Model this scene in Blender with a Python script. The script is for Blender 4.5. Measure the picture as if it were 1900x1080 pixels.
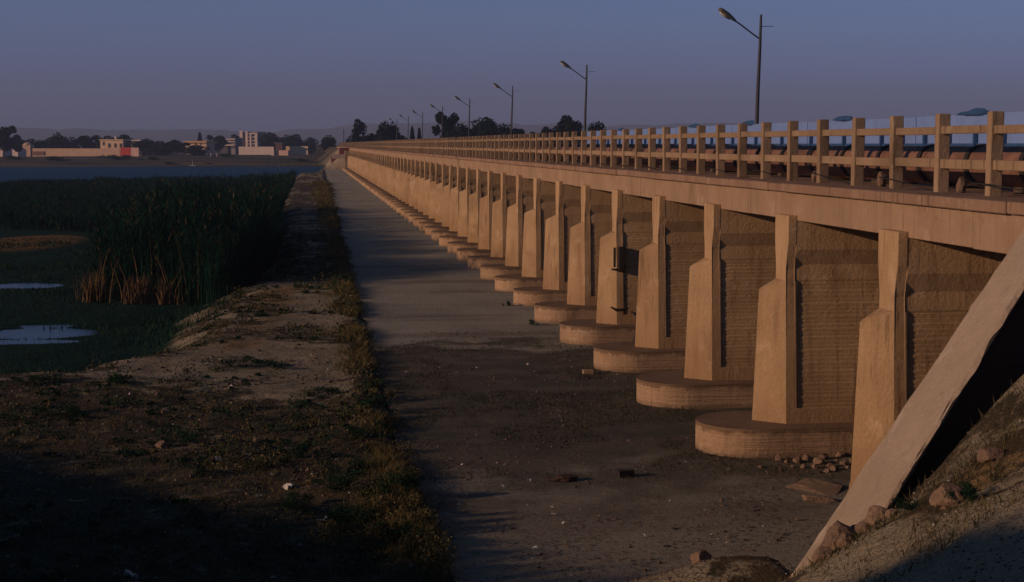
import bpy, bmesh, math, random
import numpy as np
from mathutils import Vector, Matrix, noise as mnoise
R = math.radians
C = bpy.context.scene.collection
sc = bpy.context.scene
for o in list(bpy.data.objects): bpy.data.objects.remove(o)

# ------------------------------------------------------------------ camera
H = 5.25                                    # eye height above the dry apron
YAW, PIT, FP = R(7.114831), R(5.190124), 3000.0
cam_d = bpy.data.cameras.new('camera'); cam = bpy.data.objects.new('camera', cam_d); C.objects.link(cam)
cam.location = (0, 0, H)
cam.rotation_euler = (R(90) - PIT, 0, -YAW)
cam_d.sensor_width = 36; cam_d.lens = 36 * FP / 1900
cam_d.clip_start = 0.1; cam_d.clip_end = 30000
sc.camera = cam

# ------------------------------------------------------------------ sky, sun, exposure
SUN_AZ = R(193.6)      # where the sun stands, counter-clockwise from +X
SUN_EL = R(14.0)
w = bpy.data.worlds.new('World'); sc.world = w; w.use_nodes = True
nt = w.node_tree; nt.nodes.clear()
out = nt.nodes.new('ShaderNodeOutputWorld'); bg = nt.nodes.new('ShaderNodeBackground')
sky = nt.nodes.new('ShaderNodeTexSky'); sky.sky_type = 'NISHITA'; sky.sun_disc = False
sky.sun_elevation = SUN_EL
sky.sun_rotation = math.pi / 2 - SUN_AZ
sky.air_density = 1.0; sky.dust_density = 0.6; sky.ozone_density = 3.0
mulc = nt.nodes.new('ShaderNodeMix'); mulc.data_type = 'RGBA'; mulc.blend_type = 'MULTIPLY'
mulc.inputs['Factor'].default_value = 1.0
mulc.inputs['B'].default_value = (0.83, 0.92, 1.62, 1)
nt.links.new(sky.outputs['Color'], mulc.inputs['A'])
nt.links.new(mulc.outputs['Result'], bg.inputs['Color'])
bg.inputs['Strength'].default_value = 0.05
tcw = nt.nodes.new('ShaderNodeTexCoord'); sxyz = nt.nodes.new('ShaderNodeSeparateXYZ'); nt.links.new(tcw.outputs['Generated'], sxyz.inputs[0])
mr = nt.nodes.new('ShaderNodeMapRange'); mr.interpolation_type = 'SMOOTHSTEP'
mr.inputs['From Min'].default_value = 0.0; mr.inputs['From Max'].default_value = 0.10; nt.links.new(sxyz.outputs['Z'], mr.inputs['Value'])
hcol = nt.nodes.new('ShaderNodeMix'); hcol.data_type = 'RGBA'; nt.links.new(mr.outputs['Result'], hcol.inputs['Factor'])
hcol.inputs['A'].default_value = (0.61, 0.665, 1.82, 1); hcol.inputs['B'].default_value = (0.86, 0.90, 1.60, 1)
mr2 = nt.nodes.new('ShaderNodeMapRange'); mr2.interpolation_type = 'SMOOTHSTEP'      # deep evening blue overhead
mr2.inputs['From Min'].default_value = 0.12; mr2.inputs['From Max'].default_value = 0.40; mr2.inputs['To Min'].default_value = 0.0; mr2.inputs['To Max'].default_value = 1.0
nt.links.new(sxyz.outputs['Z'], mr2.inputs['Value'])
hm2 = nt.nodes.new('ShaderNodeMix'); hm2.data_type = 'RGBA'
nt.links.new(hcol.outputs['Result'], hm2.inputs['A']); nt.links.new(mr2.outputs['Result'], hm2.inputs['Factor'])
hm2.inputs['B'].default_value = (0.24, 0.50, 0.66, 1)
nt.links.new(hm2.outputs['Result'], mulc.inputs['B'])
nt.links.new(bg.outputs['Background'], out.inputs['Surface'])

sd = bpy.data.lights.new('sun', 'SUN'); sun = bpy.data.objects.new('sun', sd); C.objects.link(sun)
sd.energy = 2.6; sd.angle = R(0.6); sd.color = (1.0, 0.60, 0.36)
sdir = Vector((math.cos(SUN_AZ) * math.cos(SUN_EL), math.sin(SUN_AZ) * math.cos(SUN_EL), math.sin(SUN_EL)))
sun.rotation_euler = sdir.to_track_quat('Z', 'Y').to_euler()
sun.location = (-30, -10, 30)
sc.view_settings.view_transform = 'Standard'; sc.view_settings.look = 'None'
sc.view_settings.exposure = 0.0; sc.view_settings.gamma = 1.0
sc.render.engine = 'CYCLES'

# ------------------------------------------------------------------ helpers
rng = np.random.default_rng(7); random.seed(7)
_F = Vector((math.sin(YAW) * math.cos(PIT), math.cos(YAW) * math.cos(PIT), -math.sin(PIT)))
_R = Vector((math.cos(YAW), -math.sin(YAW), 0)); _U = _R.cross(_F)
def at(px, py, X=None, Y=None, Z=None):
    """photograph pixel -> point on a world plane (Z absolute)"""
    d = _F + _R * (px - 950) / FP - _U * (py - 540) / FP
    t = X / d.x if X is not None else Y / d.y if Y is not None else (Z - H) / d.z
    return Vector((d.x * t, d.y * t, H + d.z * t))

def tag(o, label=None, cat=None, group=None, kind=None):
    if label: o['label'] = label
    if cat: o['category'] = cat
    if group: o['group'] = group
    if kind: o['kind'] = kind
    return o
def empty(name, loc, rz=0.0):
    o = bpy.data.objects.new(name, None); C.objects.link(o)
    o.location = loc; o.rotation_euler = (0, 0, rz); o.empty_display_size = 0.3
    return o
def link(name, me, mat=None, parent=None, loc=(0, 0, 0)):
    if mat is not None and len(me.materials) == 0: me.materials.append(mat)
    o = bpy.data.objects.new(name, me); C.objects.link(o); o.location = loc
    if parent: o.parent = parent
    return o
def copy_tree(o, parent=None):
    c = o.copy(); C.objects.link(c)
    c.parent = parent
    for ch in o.children: copy_tree(ch, c)
    return c
def npmesh(name, V, F, mat=None, parent=None, loc=(0, 0, 0), smooth=False, link_it=True):
    """V (n,3) array, F (m,k) array of one polygon size, or list of such arrays"""
    me = bpy.data.meshes.new(name)
    Fs = F if isinstance(F, list) else [F]
    V = np.asarray(V, dtype=np.float32)
    me.vertices.add(len(V)); me.vertices.foreach_set('co', V.ravel())
    nl = sum(f.size for f in Fs); npoly = sum(len(f) for f in Fs)
    me.loops.add(nl); me.polygons.add(npoly)
    me.loops.foreach_set('vertex_index', np.concatenate([f.ravel() for f in Fs]).astype(np.int32))
    st = []; s = 0
    for f in Fs:
        st.append(s + np.arange(len(f)) * f.shape[1]); s += f.size
    me.polygons.foreach_set('loop_start', np.concatenate(st).astype(np.int32))
    me.update(calc_edges=True)
    me.polygons.foreach_set('use_smooth', np.full(npoly, smooth, dtype=bool))
    if mat is not None: me.materials.append(mat)
    if not link_it: return me
    o = bpy.data.objects.new(name, me); C.objects.link(o); o.location = loc
    if parent: o.parent = parent
    return o

class MB:
    def __init__(s): s.bm = bmesh.new()
    def box(s, x0, x1, y0, y1, z0, z1, bev=0.0, jit=0.0):
        v = [s.bm.verts.new((x + random.uniform(-jit, jit), y + random.uniform(-jit, jit), z + random.uniform(-jit, jit)))
             for x in (x0, x1) for y in (y0, y1) for z in (z0, z1)]
        q = [(0, 1, 3, 2), (4, 6, 7, 5), (0, 4, 5, 1), (2, 3, 7, 6), (0, 2, 6, 4), (1, 5, 7, 3)]
        fs = [s.bm.faces.new([v[i] for i in f]) for f in q]
        if bev:
            es = list({e for f in fs for e in f.edges})
            bmesh.ops.bevel(s.bm, geom=es, offset=bev, segments=1, affect='EDGES')
        return s
    def prism(s, poly, axis, a, b, bev=0):
        """extrude a closed 2-D polygon along axis 'x','y' or 'z' from a to b"""
        def p(u, v, t):
            return {'x': (t, u, v), 'y': (u, t, v), 'z': (u, v, t)}[axis]
        A = [s.bm.verts.new(p(u, v, a)) for u, v in poly]; B = [s.bm.verts.new(p(u, v, b)) for u, v in poly]
        n = len(poly); fs = [s.bm.faces.new(A), s.bm.faces.new(B[::-1])]
        for i in range(n): fs.append(s.bm.faces.new((A[i], B[i], B[(i + 1) % n], A[(i + 1) % n])))
        if bev: bmesh.ops.bevel(s.bm, geom=list({e for f in fs for e in f.edges}), offset=bev, segments=1, affect='EDGES')
        return s
    def tube(s, pts, rad, n=8, caps=True):
        pts = [Vector(p) for p in pts]; rad = rad if isinstance(rad, (list, tuple)) else [rad] * len(pts)
        rings = []
        for i, p in enumerate(pts):
            d = (pts[min(i + 1, len(pts) - 1)] - pts[max(i - 1, 0)]).normalized()
            u = d.orthogonal().normalized() if abs(d.z) < .95 else Vector((1, 0, 0))
            if abs(d.z) < .95: u = d.cross(Vector((0, 0, 1))).normalized()
            v = d.cross(u)
            rings.append([s.bm.verts.new(p + (u * math.cos(t) + v * math.sin(t)) * rad[i]) for t in [k * 2 * math.pi / n for k in range(n)]])
        for a, b in zip(rings, rings[1:]):
            for k in range(n): s.bm.faces.new((a[k], a[(k + 1) % n], b[(k + 1) % n], b[k]))
        if caps:
            s.bm.faces.new(rings[0][::-1]); s.bm.faces.new(rings[-1])
        return s
    def face(s, pts):
        s.bm.faces.new([s.bm.verts.new(p) for p in pts]); return s
    def mesh(s, name, smooth=False):
        bmesh.ops.recalc_face_normals(s.bm, faces=s.bm.faces)
        me = bpy.data.meshes.new(name); s.bm.to_mesh(me); s.bm.free()
        if smooth:
            for p in me.polygons: p.use_smooth = True
        return me
    def build(s, name, mat, parent=None, loc=(0, 0, 0), smooth=False):
        return link(name, s.mesh(name, smooth), mat, parent, loc)

def vnoise(x, y, scale, seed=0, octv=4):
    """value noise on arrays"""
    r = np.zeros_like(x, dtype=float); amp = 1.0; tot = 0
    for o in range(octv):
        g = np.random.default_rng(seed * 31 + o).random((256, 256))
        u = x / scale * 2 ** o + 37.3 * o; v = y / scale * 2 ** o + 11.7 * o
        i = np.floor(u).astype(int); j = np.floor(v).astype(int); fu = u - i; fv = v - j
        fu = fu * fu * (3 - 2 * fu); fv = fv * fv * (3 - 2 * fv)
        a = g[i % 256, j % 256]; b = g[(i + 1) % 256, j % 256]; c = g[i % 256, (j + 1) % 256]; d = g[(i + 1) % 256, (j + 1) % 256]
        r += amp * ((a * (1 - fu) + b * fu) * (1 - fv) + (c * (1 - fu) + d * fu) * fv - .5); tot += amp; amp *= .5
    return r / tot * 2
def sstep(a, b, x): t = np.clip((x - a) / (b - a), 0, 1); return t * t * (3 - 2 * t)

# ------------------------------------------------------------------ materials
class Mat:
    def __init__(s, name, rough=.9, spec=.25):
        s.m = bpy.data.materials.new(name); s.m.use_nodes = True; s.n = s.m.node_tree
        s.b = s.n.nodes['Principled BSDF']; s.b.inputs['Roughness'].default_value = rough
        s.b.inputs['Specular IOR Level'].default_value = spec
        s.geo = s.n.nodes.new('ShaderNodeNewGeometry')
        s.tc = s.n.nodes.new('ShaderNodeTexCoord')
    def map(s, sc=(1, 1, 1), obj=False):
        m = s.n.nodes.new('ShaderNodeMapping'); m.inputs['Scale'].default_value = sc
        s.n.links.new(s.tc.outputs['Object'] if obj else s.geo.outputs['Position'], m.inputs['Vector'])
        return m.outputs['Vector']
    def noise(s, scale, vec=None, detail=5, rough=.6, lo=.35, hi=.65):
        t = s.n.nodes.new('ShaderNodeTexNoise'); t.inputs['Scale'].default_value = scale
        t.inputs['Detail'].default_value = detail; t.inputs['Roughness'].default_value = rough
        s.n.links.new(vec if vec is not None else s.geo.outputs['Position'], t.inputs['Vector'])
        return s.ramp(t.outputs['Fac'], lo, hi)
    def ramp(s, fac, lo, hi):
        r = s.n.nodes.new('ShaderNodeMapRange'); r.interpolation_type = 'SMOOTHSTEP'
        r.inputs['From Min'].default_value = lo; r.inputs['From Max'].default_value = hi
        s.n.links.new(fac, r.inputs['Value']); return r.outputs['Result']
    def vor(s, scale, lo=0, hi=.3, vec=None, feat='F1', out='Distance'):
        t = s.n.nodes.new('ShaderNodeTexVoronoi'); t.inputs['Scale'].default_value = scale; t.feature = feat
        s.n.links.new(vec if vec is not None else s.geo.outputs['Position'], t.inputs['Vector'])
        return s.ramp(t.outputs[out], lo, hi)
    def sep(s):
        x = s.n.nodes.new('ShaderNodeSeparateXYZ'); s.n.links.new(s.geo.outputs['Position'], x.inputs[0]); return x.outputs
    def math(s, op, a, b=0.0):
        m = s.n.nodes.new('ShaderNodeMath'); m.operation = op
        for i, v in enumerate((a, b)):
            if isinstance(v, (int, float)): m.inputs[i].default_value = v
            else: s.n.links.new(v, m.inputs[i])
        return m.outputs[0]
    def col(s, c):
        r = s.n.nodes.new('ShaderNodeRGB'); r.outputs[0].default_value = (*c, 1); return r.outputs[0]
    def mix(s, fac, a, b, mode='MIX'):
        m = s.n.nodes.new('ShaderNodeMix'); m.data_type = 'RGBA'; m.blend_type = mode
        if isinstance(fac, (int, float)): m.inputs['Factor'].default_value = fac
        else: s.n.links.new(fac, m.inputs['Factor'])
        for k, v in (('A', a), ('B', b)):
            if isinstance(v, tuple): m.inputs[k].default_value = (*v, 1)
            else: s.n.links.new(v, m.inputs[k])
        return m.outputs['Result']
    def base(s, c):
        if isinstance(c, tuple): s.b.inputs['Base Color'].default_value = (*c, 1)
        else: s.n.links.new(c, s.b.inputs['Base Color'])
        return s
    def bump(s, h, strength=.4, dist=.02):
        b = s.n.nodes.new('ShaderNodeBump'); b.inputs['Strength'].default_value = strength; b.inputs['Distance'].default_value = dist
        s.n.links.new(h, b.inputs['Height'])
        s.n.links.new(b.outputs['Normal'], s.b.inputs['Normal']); return s
    def rnd(s):
        o = s.n.nodes.new('ShaderNodeObjectInfo'); return o.outputs['Random']
    def island(s): return s.geo.outputs['Random Per Island']

def concrete(name, a, b, stain, streak=.5, lines=False, dripf=.62, damp=None, rim=False):
    m = Mat(name, .92, .15)
    c = m.mix(m.noise(.9, lo=.3, hi=.7), a, b)
    c = m.mix(m.math('MULTIPLY', m.noise(14, lo=.45, hi=.75), .35), c, tuple(x * .72 for x in a))
    st = m.noise(1.0, m.map((5, 5, .55)), lo=.50, hi=.72)
    c = m.mix(m.math('MULTIPLY', st, streak), c, stain)
    bl = m.noise(.45, lo=.55, hi=.75)
    c = m.mix(m.math('MULTIPLY', bl, .4), c, tuple(x * .6 for x in stain))
    P_ = m.noise(.28, detail=3, lo=.44, hi=.60)
    drip = m.noise(1.0, m.map((13, 13, .7)), detail=3, lo=.56, hi=.68)
    c = m.mix(m.math('MULTIPLY', m.math('MULTIPLY', drip, P_), dripf), c, tuple(x * .55 for x in stain))
    c = m.mix(m.math('MULTIPLY', m.noise(2.6, detail=8, rough=.75, lo=.60, hi=.70), .5), c, tuple(x * .8 for x in stain))
    c = m.mix(m.math('MULTIPLY', m.noise(1.7, m.map((1, 1, .8)), detail=7, rough=.7, lo=.56, hi=.66), .50), c, tuple(min(1, x * q_) for x, q_ in zip(a, (1.25, 1.35, 1.5))))
    c = m.mix(m.math('MULTIPLY', m.noise(55, detail=2, lo=.62, hi=.70), .55), c, tuple(x * .5 for x in stain))
    if rim:      # crumbled, blackened upper rim and silt line at the foot
        zz_ = m.math('ADD', m.sep()[2], m.math('MULTIPLY', m.noise(5, detail=6, rough=.7, lo=.2, hi=.8), .14))
        c = m.mix(m.math('MULTIPLY', m.ramp(zz_, .44, .50), .70), c, tuple(x * .8 for x in stain))
        c = m.mix(m.math('MULTIPLY', m.ramp(zz_, .20, .08), .55), c, (.13, .10, .075))
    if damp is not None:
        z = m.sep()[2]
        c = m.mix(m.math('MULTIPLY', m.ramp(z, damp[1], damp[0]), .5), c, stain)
    rv = m.ramp(m.rnd(), -.2, 1.2)
    c = m.mix(m.math('MULTIPLY', rv, .30), c, tuple(x * 1.1 for x in stain))
    m.base(c)
    h = m.math('ADD', m.noise(18, lo=.2, hi=.8), m.math('MULTIPLY', m.noise(90, lo=.3, hi=.7), .4))
    if lines:
        hl = m.noise(1.0, m.map((.5, .5, 26)), detail=2, lo=.35, hi=.65)
        h = m.math('ADD', h, m.math('MULTIPLY', hl, 1.6))
    m.bump(h, .55, .018)
    return m.m
CONC = concrete('weathered_concrete', (.45, .325, .215), (.36, .255, .165), (.17, .105, .06), .30, dripf=.38)
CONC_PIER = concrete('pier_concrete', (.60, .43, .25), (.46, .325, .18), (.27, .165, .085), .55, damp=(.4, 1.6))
CONC_FOOT = concrete('footing_concrete', (.56, .40, .25), (.44, .30, .185), (.15, .10, .065), .35, lines=True, dripf=.25, rim=True)
CONC_COPE = concrete('coping_concrete', (.44, .30, .205), (.33, .22, .15), (.13, .085, .055), .4)
CONC_RAIL = concrete('railing_concrete', (.42, .31, .20), (.32, .235, .145), (.12, .08, .05), .4)
CONC_WING = concrete('wing_wall_concrete', (.52, .43, .33), (.40, .33, .25), (.22, .17, .12), .30, dripf=.0)
def plain(name, c, rough=.6, spec=.4, metal=0, var=.25, sc_=8):
    m = Mat(name, rough, spec); m.b.inputs['Metallic'].default_value = metal
    m.base(m.mix(m.math('MULTIPLY', m.noise(sc_), var * 2), c, tuple(x * .55 for x in c)))
    m.bump(m.noise(sc_ * 6), .15, .01)
    return m.m
STEEL_DK = plain('dark_galvanised_steel', (.045, .05, .06), .55, .4, .3)
LAMPH = plain('lamp_housing', (.10, .105, .10), .5)
LAMPG = plain('lamp_glass', (.45, .42, .30), .25)
RUST = None
m = Mat('rusty_pipe_steel', .75, .3)
c = m.mix(m.noise(2.2), (.26, .145, .10), (.17, .095, .065)); c = m.mix(m.math('MULTIPLY', m.noise(9, lo=.5, hi=.7), .6), c, (.085, .04, .03))
m.base(c); m.bump(m.noise(30), .3, .01); PIPE = m.m
STRAP = plain('strap_black_rubber', (.03, .026, .026), .8)
BLUE = plain('blue_painted_steel', (.035, .10, .24), .5)
WHITEP = plain('pale_blue_white_sheet', (.19, .31, .62), .5, var=.12, sc_=1.5)
ASPH = plain('asphalt', (.055, .05, .048), .9, .2)
DARKMET = plain('dark_rusted_metal', (.03, .022, .02), .7)
BLUETARP = plain('blue_cloth', (.03, .10, .15), .8)
WHITE_L = plain('white_plastic_scrap', (.62, .60, .58), .6, var=.1)

# --- ground: dirt, dry grass, green moss by real patches
m = Mat('earth', .95, .1)
x, y, z = m.sep()
def attr(m, nm):
    a_ = m.n.nodes.new('ShaderNodeAttribute'); a_.attribute_name = nm; return a_.outputs['Fac']
dirt = m.mix(m.noise(.6), (.44, .39, .27), (.31, .28, .19))
dirt = m.mix(m.math('MULTIPLY', m.noise(7, lo=.45, hi=.62), .5), dirt, (.42, .34, .235))
dirt = m.mix(m.math('MULTIPLY', m.noise(26, lo=.52, hi=.62), .7), dirt, (.10, .075, .055))
sand = m.mix(m.noise(1.5), (.36, .25, .125), (.22, .165, .08))
grass = m.mix(m.noise(1.2, detail=8), (.035, .034, .018), (.085, .062, .034))
grass = m.mix(m.math('MULTIPLY', m.noise(12, lo=.55, hi=.68), .6), grass, (.24, .20, .16))
c = m.mix(m.ramp(attr(m, 'sand'), .35, .65), dirt, sand)
vm = m.math('ADD', attr(m, 'veg'), m.math('MULTIPLY', m.math('SUBTRACT', m.noise(1.6, detail=8, rough=.7, lo=.2, hi=.8), .5), .9))
c = m.mix(m.math('MULTIPLY', m.ramp(vm, .35, .60), .9), c, grass)
marsh = m.mix(m.noise(.35, detail=7, lo=.4, hi=.62), (.003, .028, .020), (.006, .036, .022))
marsh = m.mix(m.ramp(attr(m, 'drymarsh'), .3, .6), marsh, (.20, .12, .045))
c = m.mix(m.ramp(z, -.35, -.7), c, marsh)
far = m.mix(m.noise(.02, m.map((1, 2.5, 1)), detail=6, lo=.4, hi=.6), (.16, .125, .085), (.05, .06, .035))
c = m.mix(m.ramp(y, 420, 480), c, far)
m.base(c)
m.bump(m.math('ADD', m.noise(9, lo=.2, hi=.8), m.math('MULTIPLY', m.noise(45, lo=.3, hi=.7), .5)), .9, .05)
EARTH = m.m

m = Mat('apron_concrete', .9, .2)
x, y, z = m.sep()
c = m.mix(m.noise(.5, m.map((1, .35, 1))), (.47, .46, .375), (.39, .385, .31))
c = m.mix(m.math('MULTIPLY', m.noise(5, lo=.5, hi=.7), .4), c, (.20, .16, .14))
c = m.mix(m.math('MULTIPLY', m.noise(.16, m.map((.5, 2.2, 1)), lo=.5, hi=.66), .5), c, (.17, .13, .11))
soil = m.mix(m.noise(1.1, detail=7), (.16, .14, .10), (.078, .082, .056))
soil = m.mix(m.math('MULTIPLY', m.noise(24, lo=.54, hi=.62), .8), soil, (.03, .024, .02))
yw = m.math('ADD', y, m.math('MULTIPLY', m.noise(.5, m.map((1, 1, 1)), detail=6, lo=.2, hi=.8), 7))
dm = m.math('MULTIPLY', m.ramp(yw, 47, 44), m.ramp(yw, 25.5, 29))
c = m.mix(m.math('MULTIPLY', dm, .93), c, soil)
# soil heaped along the pier bases and the left edge
em = m.math('ADD', x, m.math('MULTIPLY', m.noise(1.2, lo=.2, hi=.8), .8))
c = m.mix(m.math('MULTIPLY', m.ramp(em, 2.4, 1.7), .9), c, soil)
nr_ = m.ramp(m.math('ADD', y, m.math('MULTIPLY', m.noise(.9, detail=6, lo=.2, hi=.8), 3)), 30, 26)
c = m.mix(m.math('MULTIPLY', nr_, .4), c, (.26, .235, .18))
c = m.mix(m.math('MULTIPLY', m.noise(4.2, detail=8, rough=.8, lo=.56, hi=.66), m.math('MULTIPLY', m.ramp(y, 60, 30), .75)), c, (.055, .045, .034))
c = m.mix(m.math('MULTIPLY', m.noise(17, detail=4, rough=.8, lo=.60, hi=.68), m.math('MULTIPLY', m.ramp(y, 50, 30), .6)), c, (.34, .28, .22))
c = m.mix(m.math('MULTIPLY', m.vor(.19, .0, .012, vec=m.map((1, 1, 0)), feat='DISTANCE_TO_EDGE'), -.0), c, c)
m.base(c); m.bump(m.math('ADD', m.noise(7, detail=7, lo=.2, hi=.8), m.math('MULTIPLY', m.noise(50, lo=.3, hi=.7), .5)), 1.0, .05)
APRON = m.m

m = Mat('water', .16, .5)
m.b.inputs['IOR'].default_value = 1.33
m.base((.006, .055, .12)); m.bump(m.noise(1.6, m.map((1, .5, 1)), lo=.2, hi=.8), 1, .12); m.b.inputs['Roughness'].default_value = .5; m.b.inputs['Specular IOR Level'].default_value = .12
RIVER = m.m
m = Mat('pond_water', .25, .4); m.base(m.mix(m.noise(.9, lo=.45, hi=.55), (.006, .028, .024), (.010, .036, .022)))
m.bump(m.noise(4), .25, .01); POND = m.m

def leafmat(name, a, b, c3=None, f3=.2, rough=.75):
    m = Mat(name, rough, .04)
    i = m.island()
    c = m.mix(m.ramp(i, 0, 1), a, b)
    c = m.mix(m.noise(.8, lo=.4, hi=.62), c, tuple(x * .7 for x in a))
    if c3 is not None: c = m.mix(m.math('GREATER_THAN', i, 1 - f3), c, c3)
    m.base(c)
    return m.m
REEDM = leafmat('reed_leaf', (.005, .032, .020), (.009, .042, .025), (.07, .055, .026), .035)
DRYM = leafmat('dry_reed', (.20, .125, .06), (.10, .07, .035))
SCRUB = leafmat('scrub_leaf', (.080, .082, .038), (.145, .12, .06), (.19, .145, .08), .08)
SCRUBG = leafmat('green_scrub_leaf', (.014, .044, .024), (.030, .060, .030))
TREEM = leafmat('tree_leaf', (.010, .022, .014), (.018, .030, .018))
TREEM2 = leafmat('pale_tree_leaf', (.015, .026, .018), (.026, .034, .022))
BARK = plain('bark', (.09, .065, .045), .9)
m = Mat('stone', .9, .15)
c = m.mix(m.ramp(m.rnd(), 0, 1), (.30, .215, .15), (.22, .15, .105)); c = m.mix(m.math('MULTIPLY', m.noise(9), .5), c, (.14, .10, .075))
m.base(c); m.bump(m.noise(25), .6, .02); STONE = m.m
m = Mat('gravel', .9, .15); i = m.island()
c = m.mix(m.ramp(i, 0, 1), (.07, .052, .042), (.15, .11, .085)); c = m.mix(m.math('GREATER_THAN', i, .955), c, (.50, .44, .40)); m.base(c); GRAV = m.m
HILLM = plain('desert_hill', (.20, .15, .125), .95, .05, var=.3, sc_=.006)

# ------------------------------------------------------------------ terrain
def xa(Y): return np.interp(Y, [0, 19, 30, 54, 120, 304, 500], [1.75, 1.72, 1.45, 1.6, 1.95, 2.85, 3.9])
MP = np.array([(-300, 33.5), (-11, 36.2), (-7.0, 37.3), (-5.3, 38.0), (-2.95, 42.8), (-2.5, 48), (-2.45, 54.5), (-1.2, 66), (-.6, 78.6), (-1.1, 95), (-1.4, 120), (-1.25, 255), (-1.3, 300), (2.0, 318), (3, 345), (400, 345), (400, 470), (-900, 470), (-900, 33.5)], float)
def sdist(px, py, P):
    """signed distance to polygon, negative inside"""
    d = np.full(px.shape, 1e9); ins = np.zeros(px.shape, bool)
    for a, b in zip(P, np.roll(P, -1, 0)):
        e = b - a; t = np.clip(((px - a[0]) * e[0] + (py - a[1]) * e[1]) / (e @ e), 0, 1)
        d = np.minimum(d, np.hypot(px - a[0] - t * e[0], py - a[1] - t * e[1]))
        cond = ((a[1] > py) != (b[1] > py))
        with np.errstate(divide='ignore', invalid='ignore'):
            xi = (b[0] - a[0]) * (py - a[1]) / (b[1] - a[1] if b[1] != a[1] else 1e-9) + a[0]
        ins ^= cond & (px < xi)
    return np.where(ins, -d, d)
# embankment in front right: control points (x, y, z)
def rel(p): return (p[0], p[1], p[2])
CP = [(7.5, 16.12, 2.84), (7.07, 16.12, 2.41), (6.58, 16.12, 1.87), (6.0, 16.12, 1.35), (5.5, 16.25, .80), (5.05, 16.45, .48), (4.39, 18.0, 0.34), (4.95, 18.2, 0.42), (3.82, 18.3, 0.15), (5.2, 17.0, 0.16), (4.8, 16.9, .12), (4.6, 19.2, -.1), (5.4, 19.0, -.1),
      (6.5, 14, 2.25), (5.78, 13.5, 2.02), (5.5, 15.2, 1.45), (5.1, 15.9, .85), (4.9, 10.5, 2.15), (4.8, 13.5, 1.32), (4.0, 15.6, .55), (3.4, 17.4, .06), (3.2, 19, -.15), 
      (7.4, 15.2, 2.75), (8.3, 15, 3.3), (9.5, 14, 3.8), (9.5, 16.4, 4.0), (10.5, 16, 4.2), (12, 14, 4.5), (12, 8, 4.5), (8, 11.5, 3.0), (7, 9, 3.0), (8, 5, 3.6), (4, 5, 3.2),
      (2.5, 12, .35), (2.5, 9, 1.2), (2.0, 16, -.05), (1.5, 19, -.15), (0, 10, .8), (0, 5, 2.6), (0, 0, 3.6), (6, 0, 3.7), (12, 0, 4.5), (-4, 5, 2.4), (-4, 12, .3), (-1, 16, 0), (8, -8, 4), (-4, -6, 3.8), (5.3, 20.5, -.35), (3, 21, -.2), (0, 21, -.15)]
CPa = np.array(CP, float)
def _phi(r): return np.where(r > 0, r * r * np.log(np.maximum(r, 1e-9)), 0)
_K = _phi(np.hypot(CPa[:, None, 0] - CPa[None, :, 0], CPa[:, None, 1] - CPa[None, :, 1])) + np.eye(len(CPa)) * .01
_P = np.c_[np.ones(len(CPa)), CPa[:, :2]]
_A = np.block([[_K, _P], [_P.T, np.zeros((3, 3))]])
_W = np.linalg.solve(_A, np.r_[CPa[:, 2], 0, 0, 0])
def emb(X, Y):
    r = _W[-3] + _W[-2] * X + _W[-1] * Y
    for (cx, cy, _), wt in zip(CP, _W): r = r + wt * _phi(np.hypot(X - cx, Y - cy))
    return r
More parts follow.
